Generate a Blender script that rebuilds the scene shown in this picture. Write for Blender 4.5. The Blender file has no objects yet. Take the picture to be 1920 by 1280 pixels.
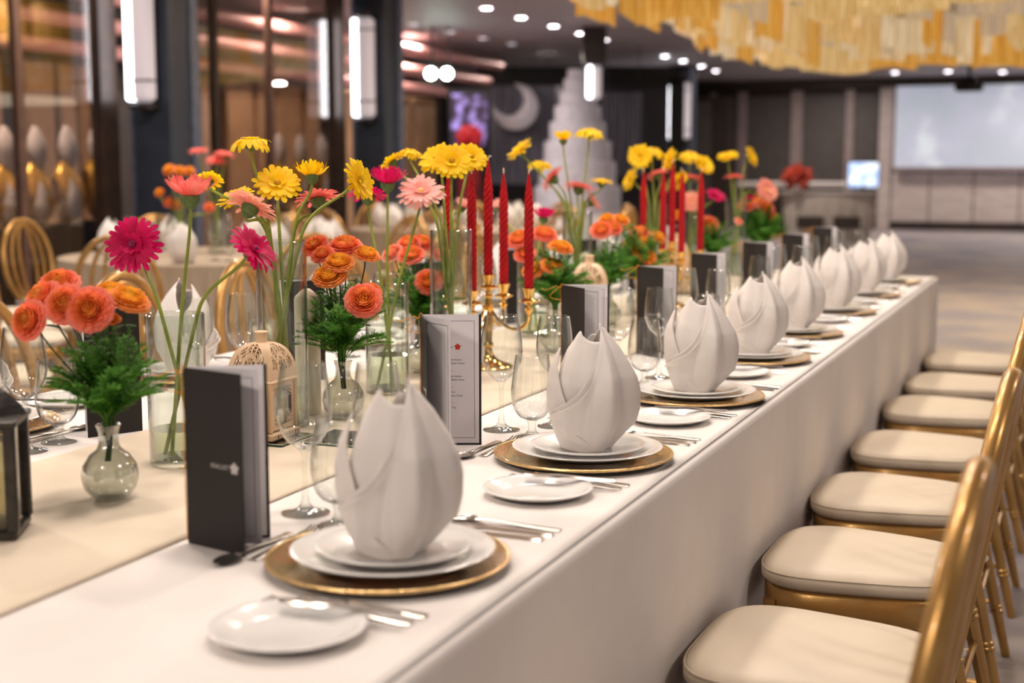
import bpy, bmesh, math, random
from mathutils import Vector, Matrix
random.seed(7)
PI = math.pi
S = bpy.context.scene
COL = S.collection

# ---------------------------------------------------------------- camera
F_PX, YAW, PIT = 2550.0, math.radians(22.63), math.radians(7.296)
CAM = Vector((0.625, 0.0, 1.266))
cd = bpy.data.cameras.new('camera')
cam = bpy.data.objects.new('camera', cd); COL.objects.link(cam)
cam.location = CAM
cam.rotation_euler = (PI / 2 - PIT, 0, YAW)
cd.sensor_fit = 'HORIZONTAL'; cd.sensor_width = 36.0
cd.lens = F_PX / 1920 * 36.0
cd.clip_end = 200
cd.dof.use_dof = True
cd.dof.focus_distance = 2.62
cd.dof.aperture_fstop = 2.8
S.camera = cam
FW = Vector((-math.sin(YAW) * math.cos(PIT), math.cos(YAW) * math.cos(PIT), -math.sin(PIT)))
RT = Vector((math.cos(YAW), math.sin(YAW), 0))
UP = RT.cross(FW)

# ---------------------------------------------------------------- world, lights, exposure
w = bpy.data.worlds.new('ambient_fill'); S.world = w; w.use_nodes = True
w.node_tree.nodes['Background'].inputs[0].default_value = (0.62, 0.58, 0.58, 1)
w.node_tree.nodes['Background'].inputs[1].default_value = 0.38  # even ambient glow added as soft fill, entering where walls are left out
vs = S.view_settings
vs.view_transform = 'Standard'; vs.look = 'None'; vs.gamma = 1.0; vs.use_curve_mapping = False
vs.exposure = 0.22
cy = S.cycles
cy.max_bounces = 8; cy.diffuse_bounces = 3; cy.glossy_bounces = 4; cy.transmission_bounces = 6; cy.transparent_max_bounces = 24
cy.caustics_reflective = False; cy.caustics_refractive = False
CEIL = 3.05
WARM = (1.0, 0.87, 0.77)
def area_light(name, loc, size, energy, color=WARM, rot=(0, 0, 0), shape='DISK', size_y=None, spread=PI):
    l = bpy.data.lights.new(name, 'AREA'); l.energy = energy; l.color = color
    l.shape = shape; l.size = size; l.spread = spread
    if size_y: l.size_y = size_y
    o = bpy.data.objects.new(name, l); COL.objects.link(o); o.location = loc; o.rotation_euler = rot
    return o
# warm ceiling downlights over the long table (unseen, no fixtures are built for them)
TABLE_LIGHTS = [(x, y) for x in (-1.15, -0.35) for y in (2.1, 3.5, 4.9, 6.3)]
for x, y in TABLE_LIGHTS:
    area_light('table_downlight_lamp', (x, y, CEIL - 0.03), 0.30, 14)
for x, y in ((-1.9, -1.6), (-0.7, -1.6)):
    area_light('rear_fill_lamp', (x, y, CEIL - 0.03), 0.30, 46)  # unseen lamps added behind the camera to brighten the napkin fronts
for x, y in ((-4.0, 3.0), (-4.2, 6.8), (-3.6, 10.5), (-8.0, 17.0), (-6.4, 15.2), (-7.5, 21.0), (-4.0, 22.0), (-4.0, 26.8), (0.0, 27.0), (2.5, 25.0), (3.5, 20.0)):
    area_light('hall_fill_lamp', (x, y, CEIL - 0.03), 0.30, 60)  # added fill lamps without fixtures, brightening the dim hall background
for x, y in ((-6.7, 5.8), (-6.62, 7.6), (-6.62, 10.5), (-7.6, 13.5)):
    area_light('passage_fill_lamp', (x, y, CEIL - 0.03), 0.30, 70, (1.0, .90, .84))  # lamps added to brighten the passage and its leaf sculptures
for x, y in ((2.6, 1.5), (2.6, 5.0)):
    area_light('aisle_downlight_lamp', (x, y, CEIL - 0.03), 0.30, 22)

# ---------------------------------------------------------------- helpers
def at(px, py, depth):
    """photo direction at a chosen distance along the lens axis -> place in the room"""
    return CAM + (FW + RT * ((px - 960) / F_PX) + UP * ((640 - py) / F_PX)) * depth
def on_x(px, py, X):
    d = FW + RT * ((px - 960) / F_PX) + UP * ((640 - py) / F_PX)
    return CAM + d * ((X - CAM.x) / d.x)
def on_y(px, py, Y):
    d = FW + RT * ((px - 960) / F_PX) + UP * ((640 - py) / F_PX)
    return CAM + d * ((Y - CAM.y) / d.y)
def on_z(px, py, Z):
    d = FW + RT * ((px - 960) / F_PX) + UP * ((640 - py) / F_PX)
    return CAM + d * ((Z - CAM.z) / d.z)

def lin(c):
    return tuple((v / 12.92 if v <= 0.04045 else ((v + 0.055) / 1.055) ** 2.4) for v in (x / 255 for x in c)) + (1.0,)

MATS = {}
def add_translucency(m, rgb, k):
    nt = m.node_tree; b = nt.nodes['Principled BSDF']; out = nt.nodes['Material Output']
    t = nt.nodes.new('ShaderNodeBsdfTranslucent'); t.inputs[0].default_value = lin(rgb)
    if b.inputs['Base Color'].links: nt.links.new(b.inputs['Base Color'].links[0].from_socket, t.inputs[0])
    x = nt.nodes.new('ShaderNodeMixShader'); x.inputs[0].default_value = k
    nt.links.new(b.outputs[0], x.inputs[1]); nt.links.new(t.outputs[0], x.inputs[2]); nt.links.new(x.outputs[0], out.inputs[0])
def mat(name, rgb, rough=0.6, metal=0.0, rgb2=None, scale=30, bump=0.0, bscale=200, trans=0.0, ior=1.45,
        emit=0.0, emit_rgb=None, sheen=0.0, spec=0.5, stretch=None, detail=3, contrast=(0.35, 0.65), sss=0.0, coat=0.0, transl=0.0):
    if name in MATS: return MATS[name]
    m = bpy.data.materials.new(name); m.use_nodes = True; MATS[name] = m
    if emit: m.cycles.emission_sampling = 'NONE'
    nt = m.node_tree; b = nt.nodes['Principled BSDF']
    b.inputs['Roughness'].default_value = rough; b.inputs['Metallic'].default_value = metal
    b.inputs['IOR'].default_value = ior
    b.inputs['Specular IOR Level'].default_value = spec
    b.inputs['Transmission Weight'].default_value = trans
    b.inputs['Sheen Weight'].default_value = sheen
    b.inputs['Coat Weight'].default_value = coat
    if sss:
        b.inputs['Subsurface Weight'].default_value = sss; b.inputs['Subsurface Radius'].default_value = (0.01, 0.006, 0.004)
    b.inputs['Base Color'].default_value = lin(rgb)
    if emit:
        b.inputs['Emission Color'].default_value = lin(emit_rgb or rgb); b.inputs['Emission Strength'].default_value = emit
    tc = nt.nodes.new('ShaderNodeTexCoord'); mp = nt.nodes.new('ShaderNodeMapping')
    nt.links.new(tc.outputs['Object'], mp.inputs[0])
    if stretch: mp.inputs['Scale'].default_value = stretch
    if rgb2:
        n = nt.nodes.new('ShaderNodeTexNoise'); n.inputs['Scale'].default_value = scale; n.inputs['Detail'].default_value = detail
        r = nt.nodes.new('ShaderNodeValToRGB')
        r.color_ramp.elements[0].color = lin(rgb); r.color_ramp.elements[1].color = lin(rgb2)
        r.color_ramp.elements[0].position, r.color_ramp.elements[1].position = contrast
        nt.links.new(mp.outputs[0], n.inputs[0]); nt.links.new(n.outputs[0], r.inputs[0])
        nt.links.new(r.outputs[0], b.inputs['Base Color'])
        if emit: nt.links.new(r.outputs[0], b.inputs['Emission Color'])
    if bump:
        n2 = nt.nodes.new('ShaderNodeTexNoise'); n2.inputs['Scale'].default_value = bscale; n2.inputs['Detail'].default_value = 2
        bp = nt.nodes.new('ShaderNodeBump'); bp.inputs['Strength'].default_value = bump; bp.inputs['Distance'].default_value = 0.01
        nt.links.new(mp.outputs[0], n2.inputs[0]); nt.links.new(n2.outputs[0], bp.inputs['Height'])
        nt.links.new(bp.outputs[0], b.inputs['Normal'])
    if transl: add_translucency(m, rgb, transl)
    return m

def thin_glass(name, tint=(250, 252, 250), ior=1.5, boost=1.0, rough=0.0, base=0.045, edge=0.30):
    """clear blown glass wall: Fresnel mix of a straight-through and a mirror lobe"""
    m = bpy.data.materials.new(name); m.use_nodes = True; MATS[name] = m
    nt = m.node_tree; nt.nodes.remove(nt.nodes['Principled BSDF'])
    out = nt.nodes['Material Output']
    t = nt.nodes.new('ShaderNodeBsdfTransparent'); t.inputs[0].default_value = lin(tint)
    lt = lin(tint); cmx = nt.nodes.new('ShaderNodeMix'); cmx.data_type = 'RGBA'
    cmx.inputs[6].default_value = lt; cmx.inputs[7].default_value = tuple(c * edge for c in lt[:3]) + (1,)  # outline tinted darker by view angle, imitating refraction
    p3 = nt.nodes.new('ShaderNodeMath'); p3.operation = 'POWER'; p3.inputs[1].default_value = 3.5
    l2 = nt.nodes.new('ShaderNodeLayerWeight'); l2.inputs[0].default_value = 0.5
    nt.links.new(l2.outputs['Facing'], p3.inputs[0]); nt.links.new(p3.outputs[0], cmx.inputs[0]); nt.links.new(cmx.outputs[2], t.inputs[0])
    g = nt.nodes.new('ShaderNodeBsdfGlossy'); g.inputs['Roughness'].default_value = rough; g.inputs[0].default_value = (1, 1, 1, 1)
    lw = nt.nodes.new('ShaderNodeLayerWeight'); lw.inputs[0].default_value = 0.5
    pw = nt.nodes.new('ShaderNodeMath'); pw.operation = 'POWER'; pw.inputs[1].default_value = 2.6
    mu = nt.nodes.new('ShaderNodeMath'); mu.operation = 'MULTIPLY_ADD'; mu.inputs[1].default_value = 0.85 * boost; mu.inputs[2].default_value = base; mu.use_clamp = True
    nt.links.new(lw.outputs['Facing'], pw.inputs[0]); nt.links.new(pw.outputs[0], mu.inputs[0])
    mx = nt.nodes.new('ShaderNodeMixShader')
    nt.links.new(mu.outputs[0], mx.inputs[0]); nt.links.new(t.outputs[0], mx.inputs[1]); nt.links.new(g.outputs[0], mx.inputs[2])
    nt.links.new(mx.outputs[0], out.inputs[0])
    return m

class MB:
    """mesh builder: collects shapes, build() links ONE mesh object"""
    def __init__(s): s.v = []; s.f = []
    def add(s, vs, fs):
        o = len(s.v); s.v += [tuple(p) for p in vs]; s.f += [tuple(i + o for i in f) for f in fs]; return s
    def box(s, c, d, rz=0.0, bev=0.0):
        cx, cy, cz = c; x, y, z = d[0] / 2, d[1] / 2, d[2] / 2
        ca, sa = math.cos(rz), math.sin(rz)
        if bev <= 0:
            vs = [(i * x, j * y, k * z) for i in (-1, 1) for j in (-1, 1) for k in (-1, 1)]
            fs = [(0, 1, 3, 2), (4, 6, 7, 5), (0, 4, 5, 1), (2, 3, 7, 6), (0, 2, 6, 4), (1, 5, 7, 3)]
        else:
            b = min(bev, x * .9, y * .9, z * .9); vs = []; fs = []
            ring = [(-x + b, -y), (x - b, -y), (x, -y + b), (x, y - b), (x - b, y), (-x + b, y), (-x, y - b), (-x, -y + b)]
            inn = [(px * (x - b) / x, py * (y - b) / y) for px, py in ring]
            for zz, rr in ((-z, inn), (-z + b, ring), (z - b, ring), (z, inn)): vs += [(px, py, zz) for px, py in rr]
            for k in range(3):
                for i in range(8): fs.append((k * 8 + i, k * 8 + (i + 1) % 8, k * 8 + 8 + (i + 1) % 8, k * 8 + 8 + i))
            fs.append(tuple(range(7, -1, -1))); fs.append(tuple(range(24, 32)))
        vs = [(cx + a * ca - b_ * sa, cy + a * sa + b_ * ca, cz + c_) for a, b_, c_ in vs]
        return s.add(vs, fs)
    def lathe(s, prof, seg=24, c=(0, 0, 0), cap0=True, cap1=True):
        vs = []; fs = []
        for r, z in prof:
            for i in range(seg):
                a = 2 * PI * i / seg; vs.append((c[0] + r * math.cos(a), c[1] + r * math.sin(a), c[2] + z))
        for k in range(len(prof) - 1):
            for i in range(seg):
                j = (i + 1) % seg; fs.append((k * seg + i, k * seg + j, (k + 1) * seg + j, (k + 1) * seg + i))
        if cap0 and prof[0][0] > 1e-6: fs.append(tuple(range(seg - 1, -1, -1)))
        if cap1 and prof[-1][0] > 1e-6: fs.append(tuple((len(prof) - 1) * seg + i for i in range(seg)))
        return s.add(vs, fs)
    def tube(s, pts, r, seg=8, closed=False, flat=1.0):
        pts = [Vector(p) for p in pts]; n = len(pts)
        rs = r if isinstance(r, (list, tuple)) else [r] * n
        vs = []; fs = []; nrm = None
        for k in range(n):
            if closed: t = pts[(k + 1) % n] - pts[k - 1]
            else: t = pts[min(k + 1, n - 1)] - pts[max(k - 1, 0)]
            t.normalize()
            if nrm is None:
                h = Vector((0, 0, 1)) if abs(t.z) < 0.9 else Vector((1, 0, 0))
                nrm = t.cross(h).normalized()
            else:
                nrm = (nrm - t * nrm.dot(t)).normalized()
            bn = t.cross(nrm)
            for i in range(seg):
                a = 2 * PI * i / seg
                vs.append(pts[k] + nrm * (rs[k] * math.cos(a)) + bn * (rs[k] * flat * math.sin(a)))
        m = n if closed else n - 1
        for k in range(m):
            k2 = (k + 1) % n
            for i in range(seg):
                j = (i + 1) % seg; fs.append((k * seg + i, k * seg + j, k2 * seg + j, k2 * seg + i))
        if not closed: fs.append(tuple(range(seg - 1, -1, -1))); fs.append(tuple((n - 1) * seg + i for i in range(seg)))
        return s.add(vs, fs)
    def grid(s, fn, nu, nv):
        vs = [fn(i / nu, j / nv) for j in range(nv + 1) for i in range(nu + 1)]
        fs = [(j * (nu + 1) + i, j * (nu + 1) + i + 1, (j + 1) * (nu + 1) + i + 1, (j + 1) * (nu + 1) + i) for j in range(nv) for i in range(nu)]
        return s.add(vs, fs)
    def prism(s, poly, z0, z1):
        n = len(poly)
        vs = [(x, y, z0) for x, y in poly] + [(x, y, z1) for x, y in poly]
        fs = [(i, (i + 1) % n, n + (i + 1) % n, n + i) for i in range(n)] + [tuple(range(n - 1, -1, -1)), tuple(range(n, 2 * n))]
        return s.add(vs, fs)
    def mesh(s, name, m, smooth=True, angle=40):
        me = bpy.data.meshes.new(name); me.from_pydata(s.v, [], s.f); me.update()
        me.materials.append(m)
        if smooth:
            me.polygons.foreach_set('use_smooth', [True] * len(me.polygons))
            me.set_sharp_from_angle(angle=math.radians(angle))
        return me
    def build(s, name, m, parent=None, loc=(0, 0, 0), rz=0, smooth=True, angle=40):
        return obj(name, s.mesh(name, m, smooth, angle), parent, loc, rz)

def obj(name, me, parent=None, loc=(0, 0, 0), rz=0):
    o = bpy.data.objects.new(name, me); COL.objects.link(o)
    o.location = loc; o.rotation_euler = (0, 0, rz)
    if parent: o.parent = parent
    return o
def tag(o, label=None, cat=None, group=None, kind=None):
    if label: o['label'] = label
    if cat: o['category'] = cat
    if group: o['group'] = group
    if kind: o['kind'] = kind
    return o
def thing(name, label, cat, loc=(0, 0, 0), rz=0, group=None):
    o = bpy.data.objects.new(name, None); COL.objects.link(o); o.empty_display_size = 0.05
    o.location = loc; o.rotation_euler = (0, 0, rz)
    return tag(o, label, cat, group)
KIDS = {}
def children(o): return [c for c in bpy.data.objects if c.parent == o]
def copy_tree(o, loc=None, rz=None, label=None, group=None, parent=None, kids=None):
    c = o.copy(); COL.objects.link(c); c.parent = parent
    if loc is not None: c.location = loc
    if rz is not None: c.rotation_euler = (0, 0, rz)
    if label: c['label'] = label
    if group: c['group'] = group
    if o.name not in KIDS: KIDS[o.name] = children(o)
    for ch in KIDS[o.name]: copy_tree(ch, parent=c)
    return c
def struct(name, mb, m, parent=None, smooth=False, loc=(0, 0, 0)):
    o = mb.build(name, m, parent, loc=loc, smooth=smooth)
    if not parent: o['kind'] = 'structure'
    return o
def solidify(o, t, off=0.0):
    md = o.modifiers.new('thickness', 'SOLIDIFY'); md.thickness = t; md.offset = off; return o
def subsurf(o, n=1):
    md = o.modifiers.new('smooth', 'SUBSURF'); md.levels = n; md.render_levels = n; return o
def text_mesh(body, size, m, align='LEFT', extrude=0.00008, space=1.0):
    cu = bpy.data.curves.new('txt', 'FONT'); cu.body = body; cu.size = size; cu.align_x = align; cu.extrude = extrude
    cu.space_line = space; cu.resolution_u = 2
    t = bpy.data.objects.new('txt', cu); COL.objects.link(t)
    dg = bpy.context.evaluated_depsgraph_get()
    me = bpy.data.meshes.new_from_object(t.evaluated_get(dg)); me.name = 'lettering'
    me.materials.clear(); me.materials.append(m)
    bpy.data.objects.remove(t); bpy.data.curves.remove(cu)
    return me
ORD = ['nearest', 'second nearest', 'third nearest', 'fourth nearest', 'fifth nearest', 'sixth nearest', 'seventh nearest', 'farthest']
NTH = ['leftmost', 'second from left', 'third from left', 'fourth from left', 'fifth from left', 'sixth from left', 'seventh from left', 'eighth from left', 'ninth from left', 'tenth from left', 'eleventh from left', 'twelfth from left']

# ---------------------------------------------------------------- materials
M_CLOTH = mat('white_linen', (247, 240, 234), 0.85, rgb2=(242, 234, 228), scale=6, bump=0.04, bscale=900, sheen=0.15)
M_RUNNER = mat('ivory_runner', (231, 216, 193), 0.8, rgb2=(226, 210, 186), scale=5, bump=0.05, bscale=700, sheen=0.1)
M_NAPKIN = mat('napkin_cotton', (248, 242, 236), 0.9, rgb2=(244, 236, 230), scale=10, bump=0.03, bscale=1200, transl=0.18)
M_PORC = mat('white_porcelain', (246, 244, 240), 0.16, rgb2=(243, 240, 236), scale=8, coat=0.3)
M_CHARGER = mat('gold_glass', (246, 218, 172), 0.13, metal=0.85, rgb2=(234, 200, 150), scale=60, bump=0.10, bscale=160, coat=0.5)
M_CHRIM = mat('gold_rim', (240, 204, 144), 0.28, metal=0.7, rgb2=(228, 188, 124), scale=120, bump=0.1, bscale=200)
M_SILVER = mat('polished_steel', (206, 198, 188), 0.2, metal=0.97, rgb2=(192, 184, 174), scale=20)
M_GOLD = mat('chair_gold', (196, 152, 88), 0.32, metal=0.6, rgb2=(180, 136, 74), scale=14, bump=0.03, bscale=120, coat=0.25)
M_CANDGOLD = mat('polished_gold', (240, 196, 116), 0.14, metal=1.0, rgb2=(225, 178, 96), scale=25)
M_SEAT = mat('ivory_vinyl', (228, 213, 190), 0.5, rgb2=(222, 206, 182), scale=5, bump=0.05, bscale=220)
M_TIE = mat('white_strap', (235, 228, 220), 0.7, rgb2=(225, 216, 208), scale=60)
M_GLASS = thin_glass('clear_glass', (252, 253, 252), 1.5)
M_SOLIDGLASS = thin_glass('stem_glass', (250, 252, 250), 1.5, 1.1)
M_VASE = thin_glass('vase_glass', (247, 250, 247), 1.5)
M_WATER = thin_glass('vase_water', (238, 243, 232), 1.33)
M_CUTGLASS = thin_glass('cut_glass', (238, 240, 236), 1.5, 1.0, 0.12, 0.12, 0.5)
M_DARKCARD = mat('charcoal_card', (46, 43, 42), 0.6, spec=0.3, rgb2=(42, 39, 38), scale=8, bump=0.04, bscale=900)
M_PAGE = mat('white_page', (240, 236, 238), 0.7, rgb2=(236, 232, 234), scale=8)
M_INK = mat('purple_ink', (60, 48, 92), 0.7, rgb2=(54, 42, 84), scale=20)
M_REDINK = mat('red_ink', (214, 62, 44), 0.7, rgb2=(206, 54, 40), scale=20)
M_LOGO = mat('white_ink', (196, 192, 190), 0.7, rgb2=(186, 182, 180), scale=20)
M_CORD = mat('golden_cord', (240, 160, 30), 0.6, rgb2=(225, 140, 20), scale=100)
M_STEM = mat('gerbera_stem', (150, 160, 62), 0.55, rgb2=(128, 144, 50), scale=40)
M_CALYX = mat('calyx_green', (110, 130, 72), 0.7, rgb2=(84, 106, 56), scale=220)
M_FERN = mat('fern_green', (112, 170, 60), 0.6, rgb2=(66, 130, 38), scale=40, transl=0.3)
M_LEAF = mat('rose_leaf', (62, 98, 40), 0.5, rgb2=(44, 76, 30), scale=30, transl=0.25)
M_YEL = mat('yellow_petal', (255, 224, 24), 0.6, rgb2=(252, 208, 10), scale=40, transl=0.42)
M_MAG = mat('magenta_petal', (232, 10, 108), 0.6, rgb2=(200, 4, 88), scale=40, transl=0.42)
M_CORAL = mat('coral_petal', (250, 118, 112), 0.6, rgb2=(244, 142, 128), scale=40, transl=0.42)
M_PEACH = mat('peach_petal', (252, 190, 164), 0.6, rgb2=(246, 160, 144), scale=40, transl=0.42)
M_PINK = mat('pale_pink_petal', (250, 178, 168), 0.6, rgb2=(252, 202, 192), scale=40, transl=0.42)
M_DISC_D = mat('yellow_disc', (150, 104, 14), 0.9, rgb2=(226, 170, 10), scale=300)
M_DISC_M = mat('maroon_disc', (90, 4, 44), 0.9, rgb2=(190, 60, 110), scale=300)
M_DISC_L = mat('light_disc', (240, 190, 110), 0.9, rgb2=(246, 170, 130), scale=300)
def rose_mat(name, inner, mid, outer):
    m = mat(name, mid, 0.6, bump=0.05, bscale=300); nt = m.node_tree; b = nt.nodes['Principled BSDF']
    tc = nt.nodes.new('ShaderNodeTexCoord'); ln = nt.nodes.new('ShaderNodeVectorMath'); ln.operation = 'MULTIPLY'; ln.inputs[1].default_value = (1, 1, 0.2)
    le = nt.nodes.new('ShaderNodeVectorMath'); le.operation = 'LENGTH'
    n = nt.nodes.new('ShaderNodeTexNoise'); n.inputs['Scale'].default_value = 90
    ad = nt.nodes.new('ShaderNodeMath'); ad.operation = 'MULTIPLY_ADD'; ad.inputs[1].default_value = 0.012
    r = nt.nodes.new('ShaderNodeValToRGB'); e = r.color_ramp.elements
    mr = nt.nodes.new('ShaderNodeMath'); mr.operation = 'MULTIPLY'; mr.inputs[1].default_value = 28
    e[0].position = .35; e[0].color = lin(inner); e[1].position = 1.0; e[1].color = lin(outer); q = e.new(.68); q.color = lin(mid)  # petal gradient, its centre lightened to counter shading between the petals
    nt.links.new(tc.outputs['Object'], ln.inputs[0]); nt.links.new(ln.outputs[0], le.inputs[0]); nt.links.new(tc.outputs['Object'], n.inputs[0])
    nt.links.new(n.outputs[0], ad.inputs[0]); nt.links.new(le.outputs['Value'], ad.inputs[2]); nt.links.new(ad.outputs[0], mr.inputs[0]); nt.links.new(mr.outputs[0], r.inputs[0]); nt.links.new(r.outputs[0], b.inputs['Base Color'])
    add_translucency(m, mid, 0.42)
    return m
M_ROSE_C = rose_mat('coral_rose', (255, 178, 84), (255, 146, 100), (255, 156, 140))
M_ROSE_O = rose_mat('orange_rose', (255, 200, 70), (255, 180, 70), (255, 156, 100))
M_ROSE_P = rose_mat('pink_rose', (255, 186, 120), (255, 164, 142), (255, 212, 188))
M_RED = mat('red_wax', (196, 8, 24), 0.5, spec=0.3, rgb2=(178, 4, 18), scale=30)
M_WICK = mat('candle_wick', (236, 214, 190), 0.9, rgb2=(210, 190, 170), scale=200)
M_IVORYWAX = mat('ivory_wax', (242, 232, 208), 0.5, rgb2=(236, 224, 198), scale=15)
M_LANT = mat('cream_enamel', (232, 202, 166), 0.5, rgb2=(226, 194, 156), scale=20)
M_BLACK = mat('blackened_iron', (44, 42, 40), 0.35, metal=0.4, rgb2=(66, 62, 56), scale=40, bump=0.15, bscale=80)
M_MIRROR = mat('mirror_silver', (225, 230, 226), 0.02, metal=1.0)
M_MIRROREDGE = mat('green_glass_edge', (20, 78, 62), 0.1, rgb2=(30, 92, 74), scale=30)
M_DARKMARK = mat('hole_shade_paint', (60, 44, 34), 0.9, rgb2=(50, 38, 30), scale=30)
# ================================================================ ROOM
M_FLOOR = mat('mottled_carpet', (140, 136, 146), 0.6, rgb2=(172, 160, 152), scale=1.6, detail=6, bump=0.05, bscale=60, contrast=(0.4, 0.62))
M_CEIL = mat('grey_ceiling', (168, 162, 166), 0.6, rgb2=(160, 154, 158), scale=3)
M_WALL = mat('taupe_wall', (120, 104, 92), 0.7, rgb2=(112, 96, 86), scale=4)
M_DKWALL = mat('umber_wall', (58, 46, 40), 0.6, rgb2=(48, 38, 33), scale=4)
M_PANELDK = mat('dark_wall_panel', (84, 78, 76), 0.55, rgb2=(78, 72, 70), scale=5)
M_PILASTER = mat('mauve_pilaster', (150, 134, 134), 0.5, rgb2=(140, 124, 124), scale=5)
M_WOOD = mat('pale_wood_panel', (206, 194, 190), 0.5, rgb2=(190, 176, 172), scale=3, stretch=(1, 1, 6))
M_BROWN = mat('bronze_brown_frame', (70, 54, 46), 0.35, metal=0.3, rgb2=(58, 45, 39), scale=8)
M_BLUECOL = mat('slate_column', (52, 60, 74), 0.4, rgb2=(46, 53, 66), scale=5)
M_STEELSTRIP = mat('steel_strip', (120, 130, 150), 0.3, metal=0.5, rgb2=(106, 116, 136), scale=10)
M_ROSEGOLD = mat('rose_gold', (244, 184, 178), 0.4, metal=0.1, rgb2=(232, 170, 164), scale=6)
M_MULL = mat('bronze_mullion', (120, 92, 80), 0.35, metal=0.4, rgb2=(104, 80, 70), scale=8)
M_TAN = mat('tan_panel', (186, 148, 112), 0.6, rgb2=(166, 128, 94), scale=4, stretch=(4, 4, 1))
M_LAMPGLASS = mat('lamp_glass', (206, 200, 206), 0.4, emit=0.30, emit_rgb=(226, 214, 220))
M_LAMPSIDE = mat('lamp_bright_glass', (250, 250, 255), 0.4, emit=5.0, emit_rgb=(250, 250, 255))
M_LAMPFRAME = mat('lamp_dark_metal', (66, 62, 64), 0.4, metal=0.6, rgb2=(58, 54, 56), scale=20)
M_LENS = mat('downlight_lens', (255, 250, 255), 0.3, emit=22.0, emit_rgb=(255, 248, 255))
M_LENSDIM = mat('dim_downlight_lens', (230, 225, 235), 0.3, emit=1.6, emit_rgb=(240, 232, 245))
M_RING = mat('white_trim_ring', (210, 206, 206), 0.5, rgb2=(200, 196, 196), scale=20)
M_CABLE = mat('black_metal', (24, 24, 26), 0.4, metal=0.5, rgb2=(30, 30, 32), scale=30)
M_PANE = thin_glass('bronze_pane', (214, 206, 200), 1.5)
YF = 28.9
struct('floor', MB().box((-3.2, 12.4, -0.05), (20.4, 33.4, 0.1)), M_FLOOR)
struct('ceiling', MB().box((-3.2, 12.4, CEIL + 0.05), (20.4, 33.4, 0.1)), M_CEIL)
#struct('wall_right', MB().box((6.9, 12.4, CEIL / 2), (0.2, 33.4, CEIL)), M_WALL)
#struct('wall_near', MB().box((-3.2, -4.2, CEIL / 2), (20.4, 0.2, CEIL)), M_WALL)
struct('wall_left', MB().box((-13.3, 12.4, CEIL / 2), (0.2, 33.4, CEIL)), M_DKWALL)
wf = struct('wall_far', MB().box((-3.2, YF + 0.1, CEIL / 2), (20.4, 0.2, CEIL)), M_DKWALL)
# ---- far wall: dark panels between mauve pilasters, pale wood part under the screen
def far_panel(name, x0, x1, z0, z1, m, d):
    a = on_y(x0, 300, YF).x; b = on_y(x1, 300, YF).x
    return MB().box(((a + b) / 2, YF - d / 2, (z0 + z1) / 2), (b - a, d, z1 - z0), bev=0.01).build(name, m, wf, smooth=False)
for x0, x1 in ((1205, 1240), (1245, 1330), (1342, 1382), (1400, 1482), (1504, 1584), (1600, 1645)):
    far_panel('wall_panel', x0, x1, 0.12, 2.75, M_PANELDK, 0.05)
for x0, x1 in ((1330, 1342), (1382, 1400), (1482, 1504), (1584, 1600)):
    far_panel('pilaster', x0, x1, 0.0, 2.85, M_PILASTER, 0.10)
far_panel('pilaster', 1648, 1672, 0.0, 2.95, M_WOOD, 0.14)
xs = [1672, 1745, 1828, 1915, 2010, 2110, 2220]
for a, b in zip(xs[:-1], xs[1:]):
    far_panel('wood_panel', a + 1, b - 1, 0.16, 1.16, M_WOOD, 0.06)
    far_panel('wood_panel', a + 1, b - 1, 1.18, 2.95, M_WOOD, 0.05)
a = on_y(1200, 300, YF).x
b_ = struct('baseboard_far', MB().box(((a + 6.8) / 2, YF - 0.07, 0.07), (6.8 - a, 0.12, 0.14)), M_DKWALL)
b_ = struct('trim_1', MB().box(((a + 6.8) / 2, YF - 0.2, 2.96), (6.8 - a, 0.38, 0.17)), M_DKWALL)

# ---- projection screen
def screen_material():
    m = bpy.data.materials.new('projected_picture'); m.use_nodes = True; nt = m.node_tree; b = nt.nodes['Principled BSDF']
    b.inputs['Base Color'].default_value = lin((150, 156, 166)); b.inputs['Roughness'].default_value = 0.8
    tc = nt.nodes.new('ShaderNodeTexCoord'); v = nt.nodes.new('ShaderNodeTexVoronoi'); v.inputs['Scale'].default_value = 0.9
    n = nt.nodes.new('ShaderNodeTexNoise'); n.inputs['Scale'].default_value = 1.3; n.inputs['Detail'].default_value = 3
    r = nt.nodes.new('ShaderNodeValToRGB'); e = r.color_ramp.elements
    e[0].position = 0.42; e[0].color = lin((190, 198, 212)); e[1].position = 0.68; e[1].color = lin((244, 250, 255))
    q = e.new(0.55); q.color = lin((204, 204, 224))
    nt.links.new(tc.outputs['Object'], v.inputs[0]); nt.links.new(tc.outputs['Object'], n.inputs[0])
    nt.links.new(n.outputs[0], r.inputs[0])
    nt.links.new(r.outputs[0], b.inputs['Emission Color']); b.inputs['Emission Strength'].default_value = 0.48
    return m
s0 = on_y(1679, 137, YF - 0.3); s1 = on_y(1679, 317, YF - 0.3)
sw, sz0, sz1 = 5.4, s1.z, min(2.93, s0.z)
sc = thing('projection_screen', 'large white projection screen on the far pale wood wall', 'screen', (s0.x + sw / 2, YF - 0.3, sz0))
MB().box((0, 0, (sz1 - sz0) / 2), (sw - .08, 0.03, sz1 - sz0 - .08)).build('screen_cloth', screen_material(), sc, smooth=False)
for c, d in (((0, -.01, 0), (sw, .06, .07)), ((0, -.01, sz1 - sz0), (sw, .06, .07)), ((-sw / 2, -.01, (sz1 - sz0) / 2), (.06, .06, sz1 - sz0)), ((sw / 2, -.01, (sz1 - sz0) / 2), (.06, .06, sz1 - sz0))):
    MB().box(c, d).build('screen_frame', M_PILASTER, sc, smooth=False)
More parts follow.
